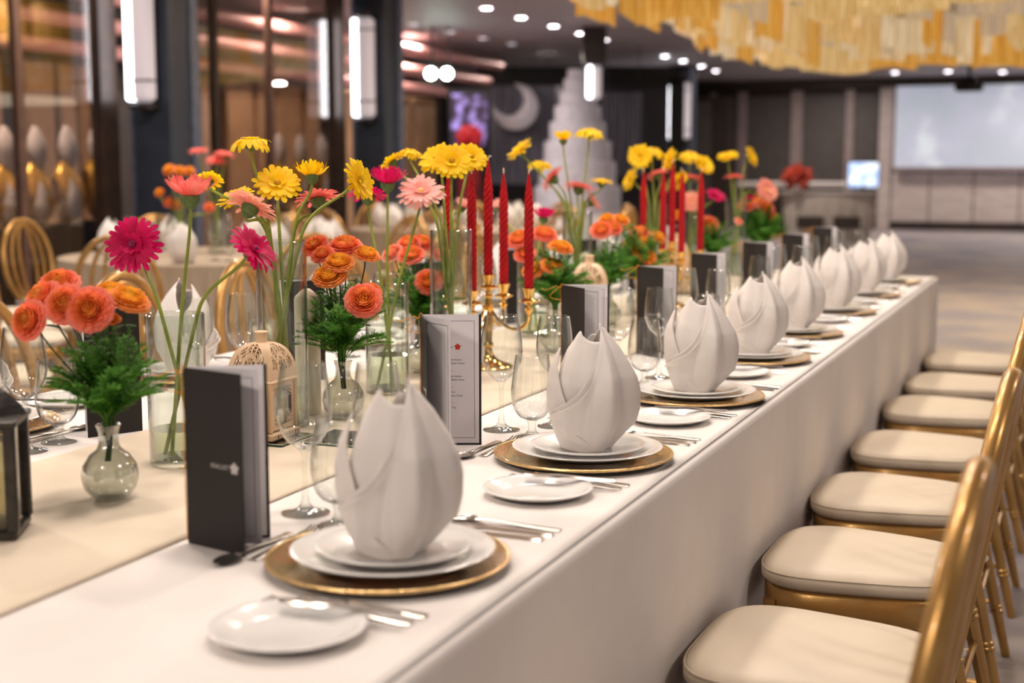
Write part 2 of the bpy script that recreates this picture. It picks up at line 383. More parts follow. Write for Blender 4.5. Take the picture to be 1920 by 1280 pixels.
# ---- projector hanging in front of the screen
pc = at(1817, 162, 20.0)
pj = thing('ceiling_projector', 'dark projector hanging from the ceiling before the screen', 'projector', (pc.x, pc.y, 0))
MB().box((0, 0, pc.z), (0.40, 0.34, 0.14), bev=.03).build('projector_body', M_CABLE, pj)
MB().tube([(0, 0, pc.z + .06), (0, 0, CEIL)], 0.025).build('ceiling_pole', M_CABLE, pj)
MB().lathe([(.05, 0), (.06, .05), (.045, .06)], 16, c=(.1, -.19, pc.z - .03)).build('lens', M_LAMPFRAME, pj)
MB().box((0, 0, pc.z + .1), (0.22, 0.2, 0.05), bev=.01).build('mount_plate', M_CABLE, pj)

# ---- row of slate columns with wall lamps
XC = -6.05
col_y = []
lamp_lab = ['slate blue square column nearest the camera at the left', 'slate blue square column behind the yellow gerberas', 'dark column beside the crescent moon', 'dark column behind the tiered cake', 'dark column at the far corner of the hall']
for i, px in enumerate((262, 680, 886, 1112, 1268)):
    if i in (2, 3): continue
    y = on_x(px, 300, XC).y + .34; col_y.append(y)
    t = thing('column', lamp_lab[i], 'column', (XC, y, 0), group='slate columns along the hall')
    MB().box((0, 0, CEIL / 2), (0.36, 0.36, CEIL), bev=.01).build('shaft', M_BLUECOL, t, smooth=False)
    MB().box((0, 0, 0.09), (0.40, 0.40, 0.18), bev=.01).build('plinth', M_LAMPFRAME, t, smooth=False)
    MB().box((.185, 0.13, CEIL / 2), (0.03, 0.10, CEIL - .02)).build('steel_strip', M_STEELSTRIP, t, smooth=False)
    MB().box((-.185, -.15, CEIL / 2), (0.03, 0.06, CEIL - .02)).build('steel_strip', M_STEELSTRIP, t, smooth=False)
    zl0, zl1 = (1.76, 2.74)
    lp = thing('wall_lamp', ['tall glowing lamp on the nearest slate column', 'tall glowing lamp on the second slate column', '', 'short glowing lamp above the tiered cake', 'tall dim lamp on the farthest column'][i], 'lamp', (XC, y - 0.18, zl0), group='column lamps')
    h = zl1 - zl0
    if i == 4: lp.scale = (2.2, 1.2, 1.0)
    MB().box((0, -.02, h / 2), (0.17, 0.04, h + .1)).build('back_plate', M_LAMPFRAME, lp, smooth=False)
    MB().box((.02, -.10, h / 2), (0.17, 0.12, h), bev=.03).build('glass_shade', M_LAMPGLASS, lp, smooth=False)
    MB().box((-.088, -.10, h / 2), (0.045, 0.13, h - .02), bev=.012).build('bright_tube', M_LAMPSIDE, lp, smooth=False)
    for zz in (0.16, h - .12):
        MB().box((.02, -.102, zz), (0.18, 0.13, 0.014)).build('frame_band', M_LAMPFRAME, lp, smooth=False)
    MB().box((.0, -.09, -.035), (0.19, 0.15, 0.05), bev=.012).build('end_cap', M_LAMPFRAME, lp, smooth=False)
    MB().box((.0, -.09, h + .03), (0.19, 0.15, 0.05), bev=.012).build('end_cap', M_LAMPFRAME, lp, smooth=False)

# pendant lamp in front of the tiered cake
p = at(1113, 187, 17.6); pt_ = at(1113, 122, 17.6); h = pt_.z - p.z
lp = thing('pendant_lamp', 'short glowing pendant lamp above the tiered cake', 'lamp', (p.x, p.y, p.z), YAW)
MB().box((.02, 0, h / 2), (0.16, 0.14, h), bev=.04).build('glass_shade', M_LAMPGLASS, lp, smooth=False)
MB().box((-.055, -.03, h / 2), (0.07, 0.12, h - .03), bev=.02).build('bright_tube', M_LAMPSIDE, lp, smooth=False)
MB().box((0, 0, h + .03), (0.26, 0.24, .08), bev=.01).build('canopy', M_LAMPFRAME, lp, smooth=False)
MB().box((0, 0, (h + CEIL - p.z) / 2 + .03), (0.30, 0.28, CEIL - p.z - h - .06)).build('ceiling_box', M_LAMPFRAME, lp, smooth=False)

# ---- glazed bronze partition between the columns, lit passage behind it
XP = -6.32
py_ = lambda px, X=XP: on_x(px, 300, X).y
bays = [(-330, 200, (-150, 38)), (345, 632, (405, 508))]
for k, (x0, x1, mul) in enumerate(bays):
    y0, y1 = py_(x0), py_(x1)
    t = thing('glazed_partition', ['bronze framed glass partition at the far left', 'bronze framed glass partition between the two lamp columns', 'bronze framed glass partition beyond the second column'][k], 'partition', (XP, (y0 + y1) / 2, 0))
    L = y1 - y0
    for yy in (-L / 2, L / 2): MB().box((0, yy, CEIL / 2), (0.10, 0.20, CEIL)).build('post', M_BROWN, t, smooth=False)
    for px in mul: MB().box((0, py_(px) - (y0 + y1) / 2, CEIL / 2), (0.06, 0.07, CEIL)).build('mullion', M_MULL if px in (38, 508) else M_BROWN, t, smooth=False)
    for zz in (0.06, CEIL - .06): MB().box((0, 0, zz), (0.08, L, 0.12)).build('rail', M_BROWN, t, smooth=False)
    ys = [y0] + [py_(px) for px in mul] + [y1]
    for a, b in zip(ys[:-1], ys[1:]):
        MB().box((0, (a + b) / 2 - (y0 + y1) / 2, CEIL / 2), (0.012, b - a - .06, CEIL - .24)).build('pane', M_PANE, t, smooth=False)
XB = -8.7
wb = struct('wall_passage', MB().box((XB - .1, (py_(-330) - 1 + on_x(832, 300, XB).y) / 2, CEIL / 2), (0.2, on_x(832, 300, XB).y - py_(-330) + 1, CEIL)), M_DKWALL)
for x0, x1, ztop in ((-140, -60, 2.28), (-30, 8, 2.3), (52, 106, 2.30), (116, 146, 2.30), (152, 172, 2.3), (345, 365, 2.3), (378, 396, 2.3), (428, 476, 2.3), (484, 500, 2.3), (520, 566, 2.30), (575, 600, 2.3), (640, 690, 2.3), (728, 770, 2.3), (776, 816, 2.3)):
    a, b = on_x(x0, 300, XB + .1).y, on_x(x1, 300, XB + .1).y
    MB().box((XB + .06, (a + b) / 2, ztop / 2), (0.12, b - a, ztop), bev=.02).build('tan_panel', M_TAN, wb, smooth=False)
ya, yb = on_x(-330, 300, XB + .4).y, on_x(900, 300, XB + .4).y
for zz, xx in ((2.86, XB + .75), (2.62, XB + .55), (2.40, XB + .30)):
    t = tag(MB().tube([(xx, ya, zz), (xx, yb, zz)], 0.072, 14).build('ceiling_rail', M_ROSEGOLD), 'rose gold rail under the passage ceiling, %s' % {2.86: 'highest', 2.62: 'middle', 2.40: 'lowest'}[zz] + ' of three', 'rail', 'rose gold passage rails')
# gold and silver leaf ornaments in the passage
M_ORNG = mat('gilded_leaf', (244, 190, 60), 0.25, metal=0.3, rgb2=(222, 158, 30), scale=20)
M_ORNS = mat('silver_leaf', (236, 222, 212), 0.15, metal=0.0, rgb2=(216, 202, 192), scale=20)
def leaf_mb(wd, h, dep):
    def fn(u, v):
        a = u * 2 * PI; r = math.sin(PI * (0.06 + 0.90 * v)) ** 0.8
        return (dep * math.sin(a) * r, wd * math.cos(a) * r + 0.35 * wd * (1 - v), h * v)
    return MB().grid(fn, 18, 12)
M_PLINTH = mat('dark_plinth', (52, 40, 34), 0.5, rgb2=(70, 54, 46), scale=6)
me_out = leaf_mb(0.165, 0.48, 0.11).mesh('gilded_leaf_shell', M_ORNG); me_in = leaf_mb(0.065, 0.34, 0.055).mesh('silver_core', M_ORNS); me_top = leaf_mb(0.09, 0.34, 0.06).mesh('silver_top_leaf', M_ORNS)
orn_px = [(-70, 432), (8, 430), (66, 425), (124, 418), (178, 412), (520, 395), (560, 392), (600, 388)]
XO = -6.75
for i, (px, pyb) in enumerate(orn_px):
    p = on_x(px, pyb, XO)
    t = thing('leaf_sculpture', '%s gilded leaf sculpture on a plinth in the glazed passage' % NTH[i], 'sculpture', (p.x, p.y, 0), group='gilded leaf sculptures')
    MB().box((0, 0, p.z / 2), (0.20, 0.20, p.z), bev=.01).build('plinth', M_PLINTH, t, smooth=False)
    o = obj('gilded_leaf', me_out, t, (0, 0, p.z)); o = obj('silver_core', me_in, t, (0.065, -.02, p.z + .03)); o = obj('silver_top_leaf', me_top, t, (.02, .02, p.z + .42))

# ---- ceiling downlights in rows
dl_lens = MB().lathe([(0.0, -.012), (0.056, -.012), (0.064, 0.0)], 20, cap0=False, cap1=False).mesh('lens', M_LENS)
dl_lensd = MB().lathe([(0.0, -.012), (0.056, -.012), (0.064, 0.0)], 20, cap0=False, cap1=False).mesh('lens', M_LENSDIM)
dl_ring = MB().lathe([(0.064, 0.004), (0.068, -0.014), (0.09, -0.012), (0.095, 0.01)], 20, cap0=False, cap1=False).mesh('trim_ring', M_RING)
def downlight(x, y, lab, dim=False, grp='ceiling downlights'):
    t = thing('downlight', lab, 'downlight', (x, y, CEIL - 0.01), 0, grp)
    obj('lens', dl_lensd if dim else dl_lens, t); obj('trim_ring', dl_ring, t)
for i, (px, pyy) in enumerate([(912, 12), (977, 30), (1038, 46), (1089, 60), (1133, 72), (1247, 103), (1281, 112), (1315, 122), (1342, 131)]):
    p = on_z(px, pyy, CEIL); downlight(p.x, p.y, '%s bright round downlight in the long ceiling row' % NTH[i])
for i, (px, pyy) in enumerate([(775, 43), (844, 57), (905, 69), (959, 80)]):
    p = on_z(px, pyy, CEIL); downlight(p.x, p.y, '%s faint downlight in the second ceiling row' % NTH[i], True, 'faint downlights')
for i, (px, pyy) in enumerate([(1678, 134), (1778, 132), (1880, 133)]):
    p = on_z(px, pyy, CEIL); downlight(p.x, p.y, '%s downlight in the row before the screen' % NTH[i])

# ---- crystal strand chandelier
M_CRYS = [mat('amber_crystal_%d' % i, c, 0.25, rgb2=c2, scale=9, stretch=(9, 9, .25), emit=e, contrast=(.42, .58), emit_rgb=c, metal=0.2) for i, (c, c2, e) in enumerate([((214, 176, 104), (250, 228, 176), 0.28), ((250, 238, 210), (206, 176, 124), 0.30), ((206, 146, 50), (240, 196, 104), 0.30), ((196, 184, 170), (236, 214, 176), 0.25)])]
def strand_panel(wd, h, n, k):
    def fn(u, v):
        b = 0.018 * abs(math.sin(PI * n * u)); z = -h * v - 0.05 * h * math.sin(5 * u + k) * v
        return (wd * (u - .5), b + 0.10 * wd * (u - .5) ** 2 * 4, z)
    return MB().grid(fn, n * 4, 4).mesh('strand_panel', M_CRYS[k % 4])
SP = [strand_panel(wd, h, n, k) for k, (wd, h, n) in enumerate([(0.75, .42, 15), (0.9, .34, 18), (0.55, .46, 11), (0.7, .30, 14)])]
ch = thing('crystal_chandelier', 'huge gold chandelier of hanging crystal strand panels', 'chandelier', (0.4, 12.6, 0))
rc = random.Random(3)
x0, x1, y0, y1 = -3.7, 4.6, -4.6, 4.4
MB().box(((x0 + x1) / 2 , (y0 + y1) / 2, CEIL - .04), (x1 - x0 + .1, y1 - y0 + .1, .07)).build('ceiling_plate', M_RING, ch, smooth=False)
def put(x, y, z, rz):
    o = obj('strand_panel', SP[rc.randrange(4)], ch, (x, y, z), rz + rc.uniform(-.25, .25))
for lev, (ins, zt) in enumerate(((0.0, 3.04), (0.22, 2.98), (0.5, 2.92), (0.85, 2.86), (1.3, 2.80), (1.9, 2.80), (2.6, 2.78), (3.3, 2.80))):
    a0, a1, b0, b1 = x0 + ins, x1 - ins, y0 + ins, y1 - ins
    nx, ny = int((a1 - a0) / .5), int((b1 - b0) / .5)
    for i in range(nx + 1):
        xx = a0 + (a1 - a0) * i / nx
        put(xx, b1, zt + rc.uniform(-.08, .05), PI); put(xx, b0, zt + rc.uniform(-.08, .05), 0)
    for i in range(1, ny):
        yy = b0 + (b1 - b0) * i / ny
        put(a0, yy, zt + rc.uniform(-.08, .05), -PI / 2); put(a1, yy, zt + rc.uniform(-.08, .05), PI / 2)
area_light('chandelier_lamp', (0.6, 12.4, 2.10), 5.0, 130, (1.0, .82, .6), shape='SQUARE')
# ================================================================ FAR DECOR
M_SPOT = mat('spot_lens', (240, 255, 246), 0.3, emit=40.0, emit_rgb=(225, 255, 240))
for i, px in enumerate((808, 838)):
    p = at(px, 138, 17.5)
    t = thing('stage_spotlight', ['left', 'right'][i] + ' of two dazzling stage spotlights beyond the second column', 'spotlight', (p.x, p.y, p.z), group='stage spotlights')
    MB().lathe([(.055, 0), (.075, .02), (.075, .2), (.05, .24)], 18).build('can', M_CABLE, t).rotation_euler = (-PI / 2, 0, YAW)
    d = MB().lathe([(0, 0), (.068, 0), (.07, -.01)], 18, cap0=False, cap1=False).build('lens', M_SPOT, t)
    d.rotation_euler = (PI / 2, 0, YAW * 1.0); d.location = (RT * 0 - Vector((FW.x, FW.y, 0)) * .03)
    MB().tube([(0, .05, .06), (0, .05, CEIL - p.z)], .012).build('hanging_rod', M_CABLE, t)
# LED poster stand
M_LED = mat('violet_led_picture', (40, 24, 48), 0.4, rgb2=(170, 150, 235), scale=5, emit=0.9, contrast=(.48, .66))
p0, p1 = at(846, 272, 19.0), at(914, 176, 19.0)
t = thing('led_poster', 'violet and white led poster stand behind the red flowers', 'display', ((p0.x + p1.x) / 2, (p0.y + p1.y) / 2, 0), YAW)
wd = (p1 - p0).dot(RT)
MB().box((0, 0, (p0.z + p1.z) / 2), (wd, .06, p1.z - p0.z)).build('panel', M_LED, t, smooth=False)
MB().box((0, .05, p1.z / 2 + .03), (wd + .1, .05, p1.z + .1)).build('frame', M_CABLE, t, smooth=False)
MB().box((0, .0, .03), (wd, .5, .06)).build('foot', M_CABLE, t, smooth=False)
# red arrangement and its pedestal
M_REDFL = mat('red_blossom', (190, 16, 34), 0.7, rgb2=(120, 4, 18), scale=18)
M_REDCL = mat('dark_red_cloth', (120, 14, 20), 0.8, rgb2=(90, 8, 14), scale=6)
def blob(r, n, seed, sx=1, sz=1, rough=.35):
    rr = random.Random(seed); ph = [rr.uniform(0, 6) for _ in range(6)]
    def fn(u, v):
        a = u * 2 * PI; b = v * PI; k = 1 + rough * .5 * (math.sin(5 * a + ph[0]) * math.sin(4 * b + ph[1]) + .6 * math.sin(9 * a + ph[2]) * math.sin(8 * b + ph[3]))
        return (sx * r * k * math.cos(a) * math.sin(b), sx * r * k * math.sin(a) * math.sin(b), -sz * r * k * math.cos(b))
    return MB().grid(fn, n, n)
p = at(880, 258, 18.2)
t = thing('red_flower_pedestal', 'large red flower ball on a dark red draped pedestal', 'flowers', (p.x, p.y, 0))
blob(.17, 26, 4, 1, .9).build('flower_ball', M_REDFL, t, (0, 0, p.z))
MB().lathe([(.20, 0), (.17, .3), (.16, p.z - .35), (.19, p.z - .16)], 24).build('draped_pedestal', M_REDCL, t)
# crescent moon
M_MOON = mat('silver_moon', (236, 234, 242), 0.6, rgb2=(214, 210, 222), scale=30)
p = at(966, 200, 20.5); R = .345
pts = []
for i in range(41):
    a = math.radians(118 + i * (322 / 40) - 20); pts.append((R * math.cos(a), R * math.sin(a)))
def moon_mb():
    n = 40; vs = []; fs = []
    a0, a1 = math.radians(140), math.radians(420)
    for i in range(n + 1):
        a = a0 + (a1 - a0) * i / n; s = i / n
        tw = 0.26 * math.sin(PI * s) ** .8
        for r, d in ((R, 0), (R - tw * .5, -.05), (R - tw, 0), (R - tw * .5, .05)):
            vs.append((r * math.cos(a) , d, r * math.sin(a)))
    for i in range(n):
        for j in range(4): fs.append((i * 4 + j, i * 4 + (j + 1) % 4, i * 4 + 4 + (j + 1) % 4, i * 4 + 4 + j))
    return MB().add(vs, fs)
t = thing('moon_prop', 'silver crescent moon prop hanging at the back', 'decoration', p, YAW * .9)
o = moon_mb().build('crescent', M_MOON, t); o.rotation_euler = (0, -.6, 0)
MB().tube([(-.16, 0, .30), (-.16, 0, CEIL - p.z)], .004, 6).build('hanging_cord', M_CABLE, t); MB().tube([(.29, 0, .14), (.29, 0, CEIL - p.z)], .004, 6).build('hanging_cord', M_CABLE, t)
# fringe curtains
M_FRINGE = mat('silver_fringe', (150, 150, 164), 0.5, metal=0.1, rgb2=(96, 96, 110), scale=30, stretch=(1, 1, .05))
for i, (x0_, x1_, yt, yb, dd) in enumerate(((918, 1040, 160, 345, 20.9), (1128, 1205, 172, 330, 20.4))):
    a, b = at(x0_, yt, dd), at(x1_, yb, dd); wd = (b - a).dot(RT)
    def fn(u, v): return (wd * (u - .5), .03 * math.sin(u * 60), (a.z - b.z) * (1 - v) * 1.0)
    o = thing('fringe_curtain', '', 'curtain', ((a.x + b.x) / 2, (a.y + b.y) / 2, b.z), YAW)
    MB().grid(fn, 120, 3).build('fringe', M_FRINGE, o)
    MB().tube([(-wd / 2, 0, a.z - b.z), (wd / 2, 0, a.z - b.z)], .015, 8).build('rail', M_CABLE, o)
    for xx in (-.4, .4): MB().tube([(xx * wd, 0, a.z - b.z), (xx * wd, 0, CEIL - b.z)], .006, 6).build('hanging_cord', M_CABLE, o)
    tag(o, ['silver fringe curtain under the crescent moon', 'silver fringe curtain right of the tiered cake'][i], 'curtain', 'silver fringe curtains')
# dark arch frame behind the moon
p = at(965, 110, 21.8)
t = thing('backdrop_frame', 'dark backdrop frame around the moon and the cake', 'frame', (p.x + .9, p.y + .5, 0), YAW)
for xx in (-1.5, 1.6): MB().box((xx, 0, 1.35), (.22, .2, 2.7)).build('upright', M_CABLE, t, smooth=False)
MB().box((0, 0, 2.72), (3.3, .2, .3)).build('crossbeam', M_CABLE, t, smooth=False)
MB().box((0, .3, 1.3), (3.0, .05, 2.6)).build('backing', mat('charcoal_backing', (38, 36, 40), .8, rgb2=(30, 28, 32), scale=5), t, smooth=False)
# tiered show cake on a table
M_CAKE = mat('cake_icing', (204, 202, 212), 0.6, rgb2=(190, 188, 200), scale=10)
pt, pb = at(1082, 132, 19.4), at(1082, 402, 19.4)
t = thing('tiered_cake', 'tall many-tiered white show cake under the short lamp', 'cake', (pb.x, pb.y, pb.z))
Hc = pt.z - pb.z
rad = [.62, .55, .48, .40, .33, .26, .20, .15]
hh = [.20, .17, .14, .13, .11, .10, .085, .065]; z = 0
for r, h in zip(rad, hh):
    h *= Hc
    MB().lathe([(r, 0), (r, h * .9), (r - .01, h * .97), (r - .03, h)], 32, c=(0, 0, z)).build('cake_tier', M_CAKE, t)
    z += h
t2 = thing('cake_table', 'round white skirted table carrying the tiered cake', 'table', (pb.x, pb.y, 0))
MB().lathe([(.74, 0), (.70, pb.z * .6), (.68, pb.z - .01), (.67, pb.z)], 36).build('table_skirt', M_CLOTH, t2)
# exit-like glow strip and small lit cabinet lights on the dark back wall
# dark display cabinet far behind
p = at(1230, 240, 24.0)
t = thing('dark_cabinet', 'dark cabinet at the far left corner beside the pilasters', 'cabinet', (p.x - .4, p.y + 4.6, 0))
MB().box((0, 0, 1.35), (1.3, .5, 2.7)).build('body', M_DKWALL, t, smooth=False)
MB().box((0, -.27, 1.35), (.56, .03, 2.5)).build('door', M_PANELDK, t, smooth=False)
# ---- reception table, flowers, monitor, white covered sideboard
M_DESK = mat('grey_satin_drape', (186, 176, 168), 0.6, rgb2=(168, 158, 150), scale=8, stretch=(6, 6, .6))
a, b = at(1468, 362, 23.2), at(1642, 362, 23.2)
pd = on_z(1556, 448, 0.0); zt = a.z; wd = (b - a).dot(RT)
t = thing('reception_table', 'grey satin draped reception table before the far wall', 'table', ((a.x + b.x) / 2, (a.y + b.y) / 2, 0), YAW * .4)
def skirt(u, v):
    x = wd * (u - .5) * (1 - .16 * v); return (x, -.32 + .10 * math.cos(PI * (u - .5)) * -1 + .02 * math.sin(40 * u) * v, zt * (1 - v))
o = MB().grid(skirt, 60, 8).build('satin_skirt', M_DESK, t)
def skirt2(u, v): return (wd * (u - .5) * (1 - .16 * v), .32 + .02 * math.sin(40 * u) * v, zt * (1 - v))
MB().grid(skirt2, 40, 8).build('satin_skirt', M_DESK, t)
for s in (-1, 1):
    MB().grid(lambda u, v: (s * wd / 2 * (1 - .16 * v), -.42 + .74 * u, zt * (1 - v)), 10, 6).build('satin_skirt', M_DESK, t)
MB().box((0, -.05, zt + .012), (wd + .04, .78, .03), bev=.01).build('table_top', M_DESK, t)
for s in (-1, 1):
    MB().box((s * wd * .19, -.47, zt * .42), (wd * .28, .05, zt * .24)).build('dark_front_block', M_DKWALL, t, smooth=False)  # dark blocks standing proud of the satin front
p = at(1618, 360, 23.2)
M_MON = mat('monitor_picture', (150, 180, 235), 0.3, rgb2=(225, 238, 255), scale=6, emit=1.0, contrast=(.4, .6))
t = thing('monitor', 'glowing blue monitor on the reception table', 'monitor', (p.x, p.y, zt + .03), YAW * .4)
MB().box((0, 0, .28), (.50, .05, .42), bev=.02).build('screen', M_MON, t)
MB().box((0, .04, .28), (.54, .05, .46), bev=.02).build('casing', M_CABLE, t)
MB().lathe([(.12, 0), (.11, .02), (.03, .03), (.03, .1)], 16).build('stand', M_CABLE, t)
p = at(1494, 350, 23.0)
t = thing('red_flower_bowl', 'red orange flower bowl on the reception table', 'flowers', (p.x, p.y, zt + .03))
M_ROFL = mat('red_orange_blossom', (196, 74, 40), .7, rgb2=(130, 24, 28), scale=16)
blob(.19, 40, 9, 1.05, .8, .9).build('blossoms', M_ROFL, t, (0, 0, .24))
MB().lathe([(.06, 0), (.10, .04), (.11, .12)], 18).build('bowl', M_PORC, t)
a, b = at(1385, 350, 25.5), at(1585, 350, 25.5); wd = (b - a).dot(RT)
t = thing('white_sideboard', 'long white covered sideboard behind the reception table', 'sideboard', ((a.x + b.x) / 2, (a.y + b.y) / 2, 0), YAW * .3)
MB().box((0, 0, a.z + .04), (wd, .6, .10), bev=.02).build('white_top', M_CLOTH, t)
MB().box((0, 0, a.z / 2), (wd - .1, .5, a.z), bev=.02).build('dark_body', M_DKWALL, t)

# ================================================================ CHAIR
def ellipse_pts(cz, ry, rz_, n=40, a0=0, a1=2 * PI, lean=None):
    out = []
    for i in range(n):
        a = a0 + (a1 - a0) * i / n
        z = cz + rz_ * math.sin(a); y = ry * math.cos(a)
        out.append((0.195 + 0.075 * (z - .43) / .5, y, z))
    return out
def make_chair(label):
    t = thing('loop_back_chair', label, 'chair')
    # seat pad: rounded trapezoid, front toward -x
    def outline(k=1.0, n=44):
        pts = []
        for i in range(n):
            a = 2 * PI * i / n; c, s = math.cos(a), math.sin(a); e = 0.55
            x = math.copysign(abs(c) ** e, c); y = math.copysign(abs(s) ** e, s)
            wy = 0.185 - 0.03 * x
            pts.append((x * 0.205 * k, y * wy * k))
        return pts
    mb = MB(); n = 44; vs = []; fs = []
    for k, z in ((.955, .432), (1.0, .442), (1.0, .458), (.965, .470), (.86, .477), (.5, .481), (.02, .482)):
        vs += [(x, y, z) for x, y in outline(k)]
    for j in range(6):
        for i in range(n): fs.append((j * n + i, j * n + (i + 1) % n, (j + 1) * n + (i + 1) % n, (j + 1) * n + i))
    fs.append(tuple(range(n - 1, -1, -1))); fs.append(tuple(6 * n + i for i in range(n)))
    mb.add(vs, fs); pad = mb.build('seat_pad', M_SEAT, t, angle=60)
    MB().tube([(x, y, .4635) for x, y in outline(.992)], .0022, 5, closed=True).build('piping', M_SEAT, pad)
    mb = MB(); vs = []; fs = []
    for k, z in ((.90, .366), (.955, .370), (.968, .385), (.968, .423), (.93, .431)):
        vs += [(x, y, z) for x, y in outline(k)]
    for j in range(4):
        for i in range(n): fs.append((j * n + i, j * n + (i + 1) % n, (j + 1) * n + (i + 1) % n, (j + 1) * n + i))
    fs.append(tuple(range(n - 1, -1, -1))); fs.append(tuple(4 * n + i for i in range(n)))
    mb.add(vs, fs).build('seat_frame', M_GOLD, t, angle=50)
    def leg(x, y, dx, dy):
        prof = []
        for z, r in ((0, .010), (.01, .011), (.12, .013), (.123, .016), (.129, .016), (.132, .0135), (.136, .016), (.142, .016), (.145, .0135), (.30, .016), (.303, .019), (.309, .019), (.312, .016), (.316, .019), (.322, .019), (.325, .016), (.40, .016)):
            prof.append(((x + dx * (1 - z / .4), y + dy * (1 - z / .4), z), r))
        MB().tube([p for p, r in prof], [r for p, r in prof], 10).build('leg', M_GOLD, t, angle=30)
    for sy in (-1, 1):
        leg(-.165, sy * .165, -.01, sy * .012); leg(.165, sy * .135, .085, sy * .012)
    for sy in (-1, 1):
        for z in (.15, .22): MB().tube([(-.17, sy * .168, z), (.205, sy * .142, z)], .007, 8).build('stretcher', M_GOLD, t)
    MB().tube([(-.17, -.168, .18), (-.17, .168, .18)], .007, 8).build('stretcher', M_GOLD, t)
    MB().tube([(.198, -.142, .25), (.198, .142, .25)], .007, 8).build('stretcher', M_GOLD, t)
    MB().tube(ellipse_pts(.700, .195, .285, 48), .0155, 10, closed=True).build('back_loop', M_GOLD, t)
    MB().tube(ellipse_pts(.695, .125, .265, 40), .010, 8, closed=True).build('inner_loop', M_GOLD, t)
    MB().tube(ellipse_pts(.700, .062, .252, 40), .009, 8, closed=True).build('inner_loop', M_GOLD, t)
    for sy in (-1, 1):
        pts = [(.188 + .026 * math.cos(2 * PI * i / 20), sy * .120 + .026 * math.sin(2 * PI * i / 20), .447 + .006 * math.cos(2 * PI * i / 20)) for i in range(20)]
        MB().tube(pts, .0055, 8, closed=True).build('cushion_tie', M_TIE, t)
    return t
CHX = 0.246
ch_y = [1.55, 2.28, 2.90, 3.50, 4.14, 4.85, 5.45, 6.14]
chair0 = None
for i, y in enumerate(ch_y):
    lab = 'gold loop-back chair with ivory pad, %s along the white cloth drop' % ORD[i]
    rzz = random.uniform(-.03, .03)
    if chair0 is None:
        chair0 = make_chair(lab); chair0.scale = (1.04, 1.06, .95); chair0['group'] = 'gold chairs at the right side of the long table'
        chair0.location = (CHX, y, 0); chair0.rotation_euler = (0, 0, rzz)
    else: copy_tree(chair0, (CHX + random.uniform(-.008, .008), y, 0), rzz, lab, 'gold chairs at the right side of the long table')
for i, y in enumerate([2.10, 2.77, 3.42, 4.08, 4.75, 5.4, 6.1]):
    copy_tree(chair0, (-1.82, y, 0), PI + random.uniform(-.05, .05), 'gold loop-back chair at the far side of the long table, %s' % NTH[i], 'gold chairs at the far side of the long table')

# ================================================================ BACKGROUND ROUND TABLES
M_BGCLOTH = mat('taupe_satin', (172, 154, 132), 0.55, rgb2=(156, 138, 116), scale=5, stretch=(8, 8, .3))
def round_table(cx, cy, r, lab):
    t = thing('round_table', lab, 'table', (cx, cy, 0), group='round tables in the background')
    def fn(u, v):
        a = 2 * PI * u; rr = r + (.05 * v) + .035 * v * math.sin(22 * a + 2 * math.sin(3 * a))
        return (rr * math.cos(a), rr * math.sin(a), .75 * (1 - v) + .003)
    MB().grid(fn, 132, 8).build('cloth_skirt', M_BGCLOTH, t)
    MB().lathe([(0, 0.752), (r * .7, .752), (r, .75)], 66, cap0=False, cap1=False).build('cloth_top', M_BGCLOTH, t)
    return t
BT = [(-4.05, 6.75, .92, 'round taupe-clothed table left of the slate column'), (-4.3, 10.6, .92, 'round taupe-clothed table before the second slate column')]
for k, (cx, cy, r, lab) in enumerate(BT):
    round_table(cx, cy, r, lab)
    angs = [-75, -38, -2, 34, 70, 106, 142, 178, 214, 250]
    for j, a in enumerate(angs):
        a = math.radians(a + 4 * k)
        rr = 1.25
        copy_tree(chair0, (cx + rr * math.cos(a), cy + rr * math.sin(a), 0), a + random.uniform(-.1, .1), 'gold loop-back chair at the %s, %s clockwise place' % (lab.replace('round taupe-clothed ', '').replace('farthest round', 'farthest'), ['first', 'second', 'third', 'fourth', 'fifth', 'sixth', 'seventh', 'eighth', 'ninth', 'tenth'][j]), 'gold chairs around the %s' % lab)
# extra chair parked at the far left edge
p = at(30, 445, 6.6)
copy_tree(chair0, (p.x, p.y, 0), PI + .75, 'gold loop-back chair standing alone at the left edge', 'spare gold chairs')
p = at(-22, 460, 5.4)
copy_tree(chair0, (p.x, p.y, 0), PI + .85, 'gold loop-back chair half cut by the left edge', 'spare gold chairs')
